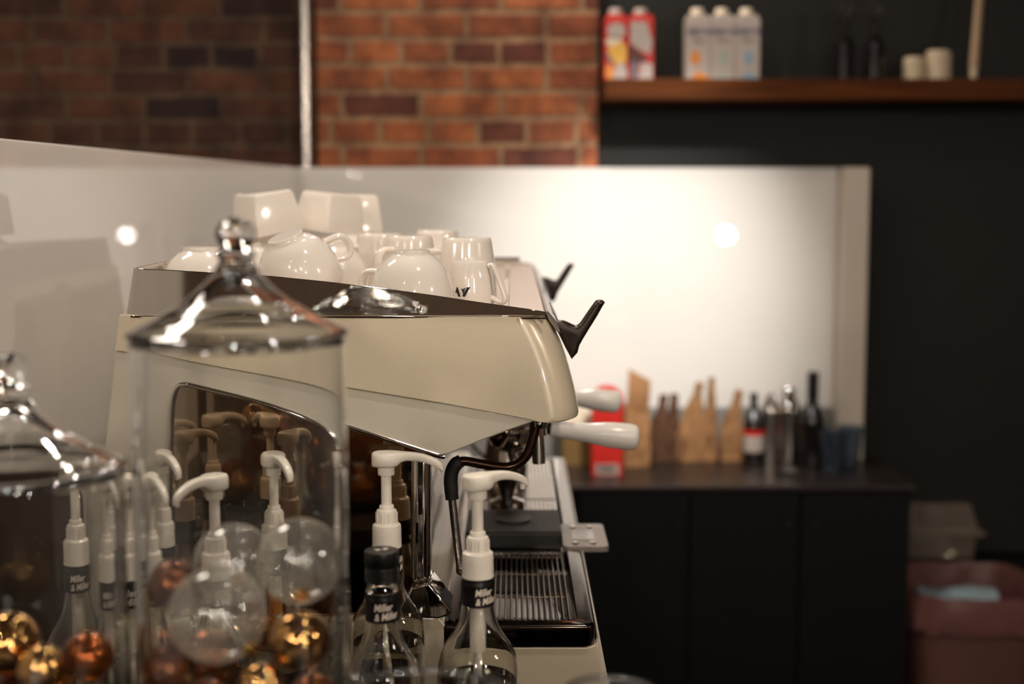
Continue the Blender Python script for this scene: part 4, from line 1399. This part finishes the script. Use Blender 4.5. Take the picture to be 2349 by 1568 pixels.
for px, y, h, lab in ((1908, 3.94, .118, 'bluish glass tumbler, middle one by the end post'), (1948, 4.03, .116, 'bluish glass tumbler nearest the end post'), (1832, 4.11, .150, 'tall bluish glass left of the dark bottle')):
    turned('glass_tumbler', lab, 'glass', px, y, [(0.0, .004), (.026, .004), (.026, 0), (.027, 0), (.037, h - .002), (.036, h), (.035, h - .002), (.0255, .008), (0.0, .008)], M['blue_glass'], group='bluish glasses on the worktop')
turned('glass_saucer', 'little clear glass saucer on the worktop in front of the shaker', 'saucer', 1800, 3.90,
       [(0.0, 0), (.018, 0), (.030, .008), (.036, .014), (.035, .0155), (.028, .010), (.016, .004), (0.0, .004)], M['glass'])

# ------------------------------------------------------------------ bin corner on the right
yb = 3.95
root = thing('waste_bin', 'tall dusky pink waste bin with a rumpled bag, right of the black cabinet', 'bin', (1.28, yb, 0))
hx0, hx1 = PX(2098, 1400, yb - .2), PX(2440, 1400, yb - .2)
cxb, rxb = (hx0 + hx1) / 2, (hx1 - hx0) / 2
zrim_n, zrim_f = PZ(1438, 3.72), PZ(1268, 4.1)
zrim = (zrim_n + zrim_f) / 2


def bin_ring(s, z, wob=0, sq=.55):
    out = []
    for k in range(48):
        a = 2 * PI * k / 48
        ca, sa = math.cos(a), math.sin(a)
        r1 = 1 + rnd.uniform(-wob, wob)
        out.append((cxb + rxb * s * r1 * math.copysign(abs(ca) ** sq, ca), yb + .20 * s * r1 * math.copysign(abs(sa) ** sq, sa), z + rnd.uniform(-wob, wob) * .3))
    return out


MB().loft([bin_ring(.80, 0), bin_ring(.84, .1), bin_ring(.97, zrim - .01), bin_ring(1.0, zrim - .01), bin_ring(1.0, zrim), bin_ring(.955, zrim), bin_ring(.93, zrim - .06), bin_ring(.82, .12)]).build('tub', M['bin_wall'], root, smooth=40)
MB().loft([bin_ring(1.03, zrim - .085, .03), bin_ring(1.05, zrim - .05, .03), bin_ring(1.045, zrim - .01, .02), bin_ring(1.03, zrim + .012, .015), bin_ring(.975, zrim + .014, .015), bin_ring(.94, zrim - .02, .02), bin_ring(.90, zrim - .14, .03), bin_ring(.86, zrim - .24, .03)], cap=False).build('bag_liner', M['pink_bag'], root, smooth=40)
MB().loft([bin_ring(.05, zrim - .07), bin_ring(.5, zrim - .06, .06), bin_ring(.84, zrim - .105, .03)], cap=True).build('rubbish', M['brown_rag'], root, smooth=30)
c = P(2135, 1362, 3.86)
rings = []
for i in range(7):
    t = i / 6
    rings.append([(c.x + .22 * t + rnd.uniform(-.008, .008), 3.97 + .05 * math.cos(a) + rnd.uniform(-.006, .006), zrim - .045 + .028 * math.sin(a) + rnd.uniform(-.006, .006)) for a in [2 * PI * k / 10 for k in range(10)]])
o = MB().loft(rings).build('crumpled_rag', M['blue_rag'], None, smooth=40)
tag(o, 'pale blue crumpled rag lying in the waste bin', 'rag')

yt = 4.13
x0p, x1p = PX(2080, 1200, yt), PX(2262, 1250, yt)
zb_, zt_ = PZ(1290, yt), PZ(1172, yt)
root = thing('step_shelf', 'low black shelf unit against the wall behind the waste bin', 'shelf', (1.3, 4.2, 0))
MB().box((xc1 + .03, 4.165, zb_ - .03), (1.9, 4.265, zb_)).build('top', M['cabinet'], root, smooth=0)
MB().box((xc1 + .03, 4.18, 0), (xc1 + .05, 4.265, zb_ - .03)).build('side', M['cabinet'], root, smooth=0)
MB().box((1.88, 4.18, 0), (1.90, 4.265, zb_ - .03)).build('side', M['cabinet'], root, smooth=0)
root = thing('plastic_tub', 'clear plastic tub with a flared lid behind the waste bin', 'tub', ((x0p + x1p) / 2, 4.215, zb_))


def tub_ring(e, z, e2=0):
    return rrect(x0p - e, 4.172 - e, x1p + e, 4.262 + min(e, .004), .02, z)


mid = zb_ + (zt_ - zb_) * .45
MB().loft([tub_ring(-.012, zb_ + .0005), tub_ring(-.006, mid), tub_ring(-.009, mid), tub_ring(-.014, zb_ + .003)]).build('body', M['plastic_tub'], root, smooth=40)
MB().loft([tub_ring(-.005, mid), tub_ring(.014, mid + .002), tub_ring(.014, mid + .010), tub_ring(-.002, mid + .016), tub_ring(-.022, zt_), tub_ring(-.024, zt_ - .002)]).build('lid', M['plastic_tub'], root, smooth=40)

# ------------------------------------------------------------------ lamps
def aim(o, target):
    o.rotation_euler = (Vector(target) - o.location).to_track_quat('-Z', 'Y').to_euler()


WARM = (1.0, 0.89, 0.79)
WHITE = (1.0, 0.90, 0.78)


def lamp_data(kind, name, energy, col, **kw):
    l = bpy.data.lights.new(name, kind)
    l.energy = energy
    l.color = col
    for k, v in kw.items():
        setattr(l, k, v)
    return l


def downlight(label, x, y, energy, col, size=.065, target=None, z=ROOM_H):
    root = thing('ceiling_spotlight', label, 'lamp', (x, y, z), 'ceiling spotlights')
    MB().lathe([(.055, 0), (.060, 0), (.060, -.09), (.057, -.09), (.057, -.012), (0.0, -.012)], 32, (x, y, z)).build('can', M['lamp_can'], root)
    l = lamp_data('AREA', 'bulb', energy, col, shape='DISK', size=size)
    o = bpy.data.objects.new('bulb', l)
    C.objects.link(o)
    o.location = (x, y, z - .095)
    aim(o, target or (x, y, 0))
    return o


def spot(label, x, y, z, target, energy, col, angle, blend, r=.03):
    root = thing('track_spotlight', label, 'lamp', (x, y, z), 'ceiling spotlights')
    MB().lathe([(.045, 0), (.05, .01), (.05, .12), (0.0, .12)], 32, (x, y, z + .012)).build('can', M['lamp_can'], root)
    MB().tube([(x, y, z + .12), (x, y, ROOM_H)], .008, 10).build('stem', M['lamp_can'], root)
    l = lamp_data('SPOT', 'beam', energy, col, spot_size=math.radians(angle), spot_blend=blend, shadow_soft_size=r)
    o = bpy.data.objects.new('beam', l)
    C.objects.link(o)
    o.location = (x, y, z)
    aim(o, target)
    return o


# rectangular ceiling light above left
root = thing('ceiling_panel_light', 'rectangular ceiling light above the left partition', 'lamp', (-1.3, 2.4, ROOM_H))
MB().box((-1.62, 2.22, ROOM_H - .05), (-.98, 2.58, ROOM_H)).build('housing', M['lamp_can'], root, smooth=0)
l = lamp_data('AREA', 'tube', 16, WHITE, shape='RECTANGLE', size=.56, size_y=.3)
o = bpy.data.objects.new('tube', l)
C.objects.link(o)
o.location = (-1.3, 2.4, ROOM_H - .052)

downlight('ceiling spotlight right above the coffee machine', -.13, 2.30, 9, WARM)
downlight('ceiling spotlight above the bar ledge', .38, 1.15, 10, WARM)
downlight('ceiling spotlight behind the viewer, left of centre', -.9, -.6, 4, WARM)
downlight('ceiling spotlight behind the viewer, right of centre', 1.0, -.4, 4, WARM)
downlight('ceiling spotlight far behind the viewer, left', -1.6, -2.2, 4, WARM)
downlight('ceiling spotlight far behind the viewer, right', 1.4, -2.4, 4, WARM)
downlight('ceiling spotlight over the far end of the service counter', .1, 3.2, 4, WARM)
downlight('ceiling spotlight washing down the brick pier', .12, 3.98, 11, WARM)
spot('track spotlight aimed at the white back panel', .52, 2.3, 2.75, (.33, 4.17, 1.37), 330, (1.0, .97, .94), 33, 1.0, .04)

# hanging bulbs of the cafe behind the viewer, they glint in the glass
for i, (x, y, z) in enumerate(((-1.2, -1.1, 2.35), (-.35, -1.6, 2.15), (.5, -1.2, 2.4), (1.4, -1.6, 2.2), (2.3, .5, 2.35), (-2.2, .6, 2.2))):
    root = thing('pendant_bulb', 'round globe pendant lamp hanging over the cafe floor behind the viewer', 'lamp', (x, y, z), 'pendant bulbs')
    MB().lathe([(math.sin(PI * k / 16) * .060, -math.cos(PI * k / 16) * .060) for k in range(17)], 24, (x, y, z)).build('bulb', M['lamp_glow'], root)
    MB().tube([(x, y, z + .058), (x, y, z + .09)], .013, 12).build('socket', M['lamp_can'], root)
    MB().tube([(x, y, z + .09), (x, y, ROOM_H)], .003, 6).build('cord', M['lamp_can'], root)
# globe lamp on a stand, mirrored in the white back panel
root = thing('globe_lamp', 'small globe lamp on a stand in the cafe behind the viewer', 'lamp', (1.55, -2.0, 0))
zg = 1.36
MB().lathe([(math.sin(PI * k / 20) * .05 , -math.cos(PI * k / 20) * .05) for k in range(21)], 32, (1.55, -2.0, zg)).build('globe', emit('globe_glow', (1, .94, .86, 1), 300), root)
MB().tube([(1.55, -2.0, .02), (1.55, -2.0, zg - .045)], .012, 12).build('stand', M['lamp_can'], root)
MB().lathe([(0.0, 0), (.14, 0), (.14, .015), (0.0, .02)], 32, (1.55, -2.0, 0)).build('foot', M['lamp_can'], root)

w = bpy.data.worlds.new('room_air')
bpy.context.scene.world = w
w.use_nodes = True
w.node_tree.nodes['Background'].inputs[0].default_value = (.9, .75, .6, 1)
w.node_tree.nodes['Background'].inputs[1].default_value = .02

# ------------------------------------------------------------------ camera
cd = bpy.data.cameras.new('camera')
cam = bpy.data.objects.new('camera', cd)
C.objects.link(cam)
cam.location = (0, 0, EYE)
cam.rotation_euler = (PI / 2 - TH, 0, 0)
cd.sensor_width = 36
cd.lens = FPX / 2349 * 36
cd.dof.use_dof = True
cd.dof.focus_distance = 1.72
cd.dof.aperture_fstop = 2.6
cd.clip_start = .05
sc = bpy.context.scene
sc.camera = cam
sc.view_settings.view_transform = 'Standard'
sc.view_settings.look = 'None'
sc.view_settings.exposure = 0.1
sc.view_settings.gamma = 1
sc.view_settings.use_curve_mapping = False
try:
    sc.cycles.max_bounces = 16
    sc.cycles.transmission_bounces = 14
    sc.cycles.glossy_bounces = 7
    sc.cycles.diffuse_bounces = 4
    sc.cycles.transparent_max_bounces = 20
    sc.cycles.sample_clamp_indirect = 200
    sc.cycles.adaptive_threshold = 0.02
    sc.cycles.use_denoising = True
except Exception:
    pass
